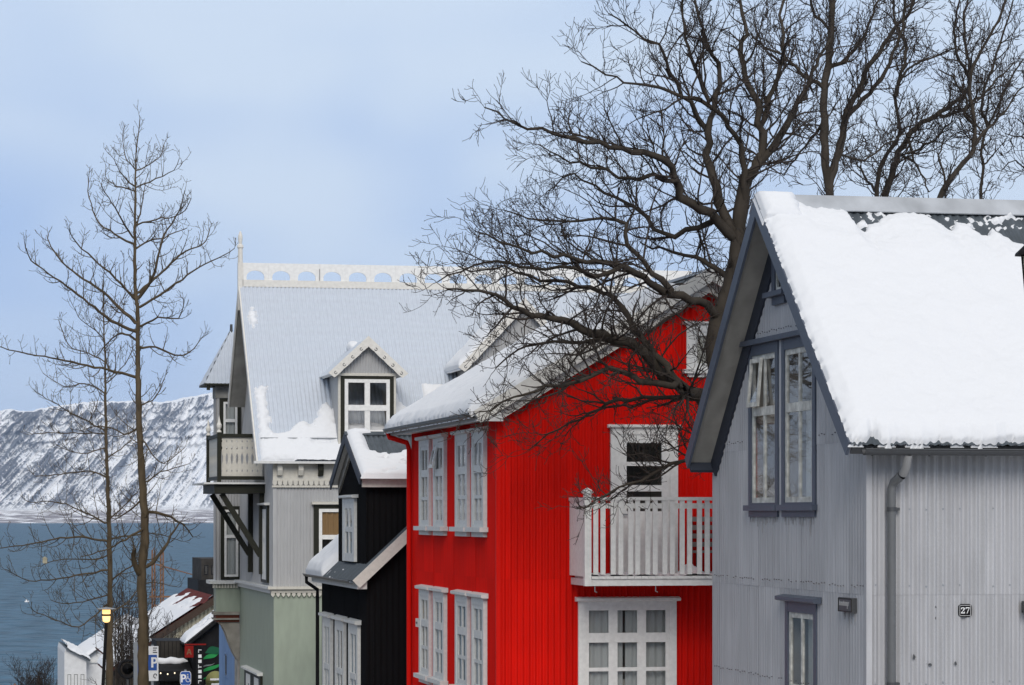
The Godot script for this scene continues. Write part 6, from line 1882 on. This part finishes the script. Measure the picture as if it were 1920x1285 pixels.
func trees() -> void:
	var broad := {"segs": [6, 4, 3], "lens": [1.0, 0.36, 0.15], "wander": [0.34, 0.34, 0.36], "up": [0.07, 0.10, 0.12], "count": [7.5, 4.5], "ang": [25.0, 65.0], "tip": 0.0032, "bud": 0.010, "jit": 0.035, "start": 0.10, "start0": 0.5, "space": 0.15, "rmax": 0.017}
	tree("gnarled_tree", "wide gnarled bare tree spreading over the red house roof", "bare trees behind the grey house", GNARLED, Vector3(10.25, ground_y(-35), -35), 101, M.bark_dark, M.twig, broad)
	var rear := broad.duplicate()
	rear.merge({"lens": [1.05, 0.42, 0.18], "count": [6.5, 4.0], "up": [0.16, 0.12, 0.1], "space": 0.19, "jit": 0.03, "tip": 0.0050, "bud": 0.013}, true)
	tree("bare_tree", "bare tree with a straight reddish trunk forking above the grey ridge", "bare trees behind the grey house", TALL_FORK, Vector3(15.35, ground_y(-46.8), -46.8), 102, M.bark_dark, M.twig, rear)
	tree("bare_tree", "bare tree with two sinuous stems behind the grey ridge", "bare trees behind the grey house", TWIN, Vector3(17.1, ground_y(-49.2), -49.2), 103, M.bark_dark, M.twig, rear)
	tree("bare_tree", "bare tree whose stem leans right before bending upright behind the ridge", "bare trees behind the grey house", LEANING, Vector3(17.6, ground_y(-48), -48), 104, M.bark_dark, M.twig, rear)
	tree("bare_tree", "slender bare sapling with thin stem at the far end of the ridge", "bare trees behind the grey house", SLENDER, Vector3(19.9, ground_y(-51.5), -51.5), 105, M.bark_dark, M.twig, rear)
	var poplar := {"segs": [5, 3], "lens": [0.62, 0.15], "wander": [0.10, 0.25], "up": [0.24, 0.22], "count": [6.0], "ang": [40.0, 80.0], "tip": 0.0042, "bud": 0.016, "jit": 0.02, "start": 0.12, "start0": 0.36, "space": 0.15, "rmax": 0.012}
	tree("street_tree", "tall bare street tree with upswept branches and a brown trunk", "bare street trees", STREET_TREE, Vector3(4.45, ground_y(-60), -60), 106, M.bark_brown, M.twig_brown, poplar)
	var pop2 := poplar.duplicate()
	pop2.merge({"space": 0.12, "count": [6.0], "lens": [0.75, 0.17], "tip": 0.0045, "start0": 0.3}, true)
	tree("street_tree", "thinner bare street tree behind the glowing lamp", "bare street trees", STREET_TREE_FAR, Vector3(4.22, ground_y(-68), -68), 107, M.bark_brown, M.twig_brown, pop2)
	# scrub
	var bush := {"segs": [5, 4, 3], "lens": [1.1, 0.6, 0.3], "wander": [0.25, 0.3, 0.35], "up": [0.2, 0.15, 0.12], "count": [7.0, 4.0], "ang": [20.0, 60.0], "tip": 0.006, "bud": 0.0}
	var at := [["shrub", "dense dark leafless shrub between the two street trees", Vector3(6.9, ground_y(-100), -100), 1.1, 16, 6.3], ["shrub", "leafless shrub growing before the cream corrugated wall", Vector3(8.9, ground_y(-104), -104), 0.9, 9, 4.9], ["shrub", "low grey thicket by the water around the mooring posts", Vector3(5.3, ground_y(-148), -148), 1.5, 22, 4.7]]
	for e in at:
		rng.seed = 200 + int(e[2].x * 10.0)
		var b := thing(e[0], e[1], "shrub", e[2], "leafless shrubs")
		var stem := MB.new()
		var tw := MB.new()
		for k in e[4]:
			var a := rng.randf() * TAU
			var p: Vector3 = e[2] + Vector3(cos(a) * e[3] * 0.4 * rng.randf(), -0.1, sin(a) * 0.4 * rng.randf())
			var q: Vector3 = p + Vector3(cos(a) * e[3] * 0.6 * rng.randf(), e[5] * rng.randf_range(0.7, 1.0), sin(a) * 0.5 * rng.randf())
			var m := p.lerp(q, 0.5) + rvec() * 0.12
			stem.tube(PackedVector3Array([p, m, q]), PackedFloat32Array([0.03, 0.024, 0.015]), 5)
			for j in 6:
				sprig(tw, m.lerp(q, j / 5.0), ((q - p).normalized() + rvec() * 0.6).normalized(), bush.lens[0] * rng.randf_range(0.5, 1.0), 0.014, 0, bush)
		put(stem, "stems", M.bark_dark, b, "stuff")
		put(tw, "twigs", M.twig, b, "stuff")

# ---- across the street, outside the picture: an unseen row added to shade the street-facing walls ----
func added_opposite_row() -> void:
	var tones := ["cream_wall", "blue_wall", "white_wall", "rust_roof"]
	var labels := ["unseen cream house added across the street for shade, facing the grey house", "unseen blue house added across the street for shade, facing the red house", "unseen white house added across the street for shade, facing the villa", "unseen rust red house added across the street for shade, below the villa"]
	for k in 4:
		var z0 := -14.0 - k * 14.0
		var z1 := z0 - 12.0
		var gy := ground_y((z0 + z1) * 0.5)
		var h := thing("added_row_house", labels[k], "house", Vector3(-12, gy, (z0 + z1) * 0.5), "unseen houses added across the street for shade")
		var mb := MB.new()
		mb.box(Transform3D.IDENTITY, Vector3(-16, gy - 1.2, z1), Vector3(-8, gy + 6.0, z0))
		put(mb, "wall", M[tones[k]], h)
		mb = MB.new()
		mb.prism(front_wall(0), PackedVector2Array([Vector2(-16.3, gy + 6.0), Vector2(-7.7, gy + 6.0), Vector2(-12, gy + 9.2)]), z1 - 0.2, z0 + 0.2)
		put(mb, "roof", M.slate_roof, h)
		var t := Transform3D(Basis(Vector3(0, 0, -1), Vector3.UP, Vector3(1, 0, 0)), Vector3(-8, 0, 0))
		for i in 4:
			for j in 2:
				window(h, t, -z0 + 1.0 + i * 2.8, -z0 + 2.1 + i * 2.8, gy + 1.0 + j * 2.7, gy + 2.5 + j * 2.7, {"cols": 2, "cd": 0.05, "deep": 0.03})
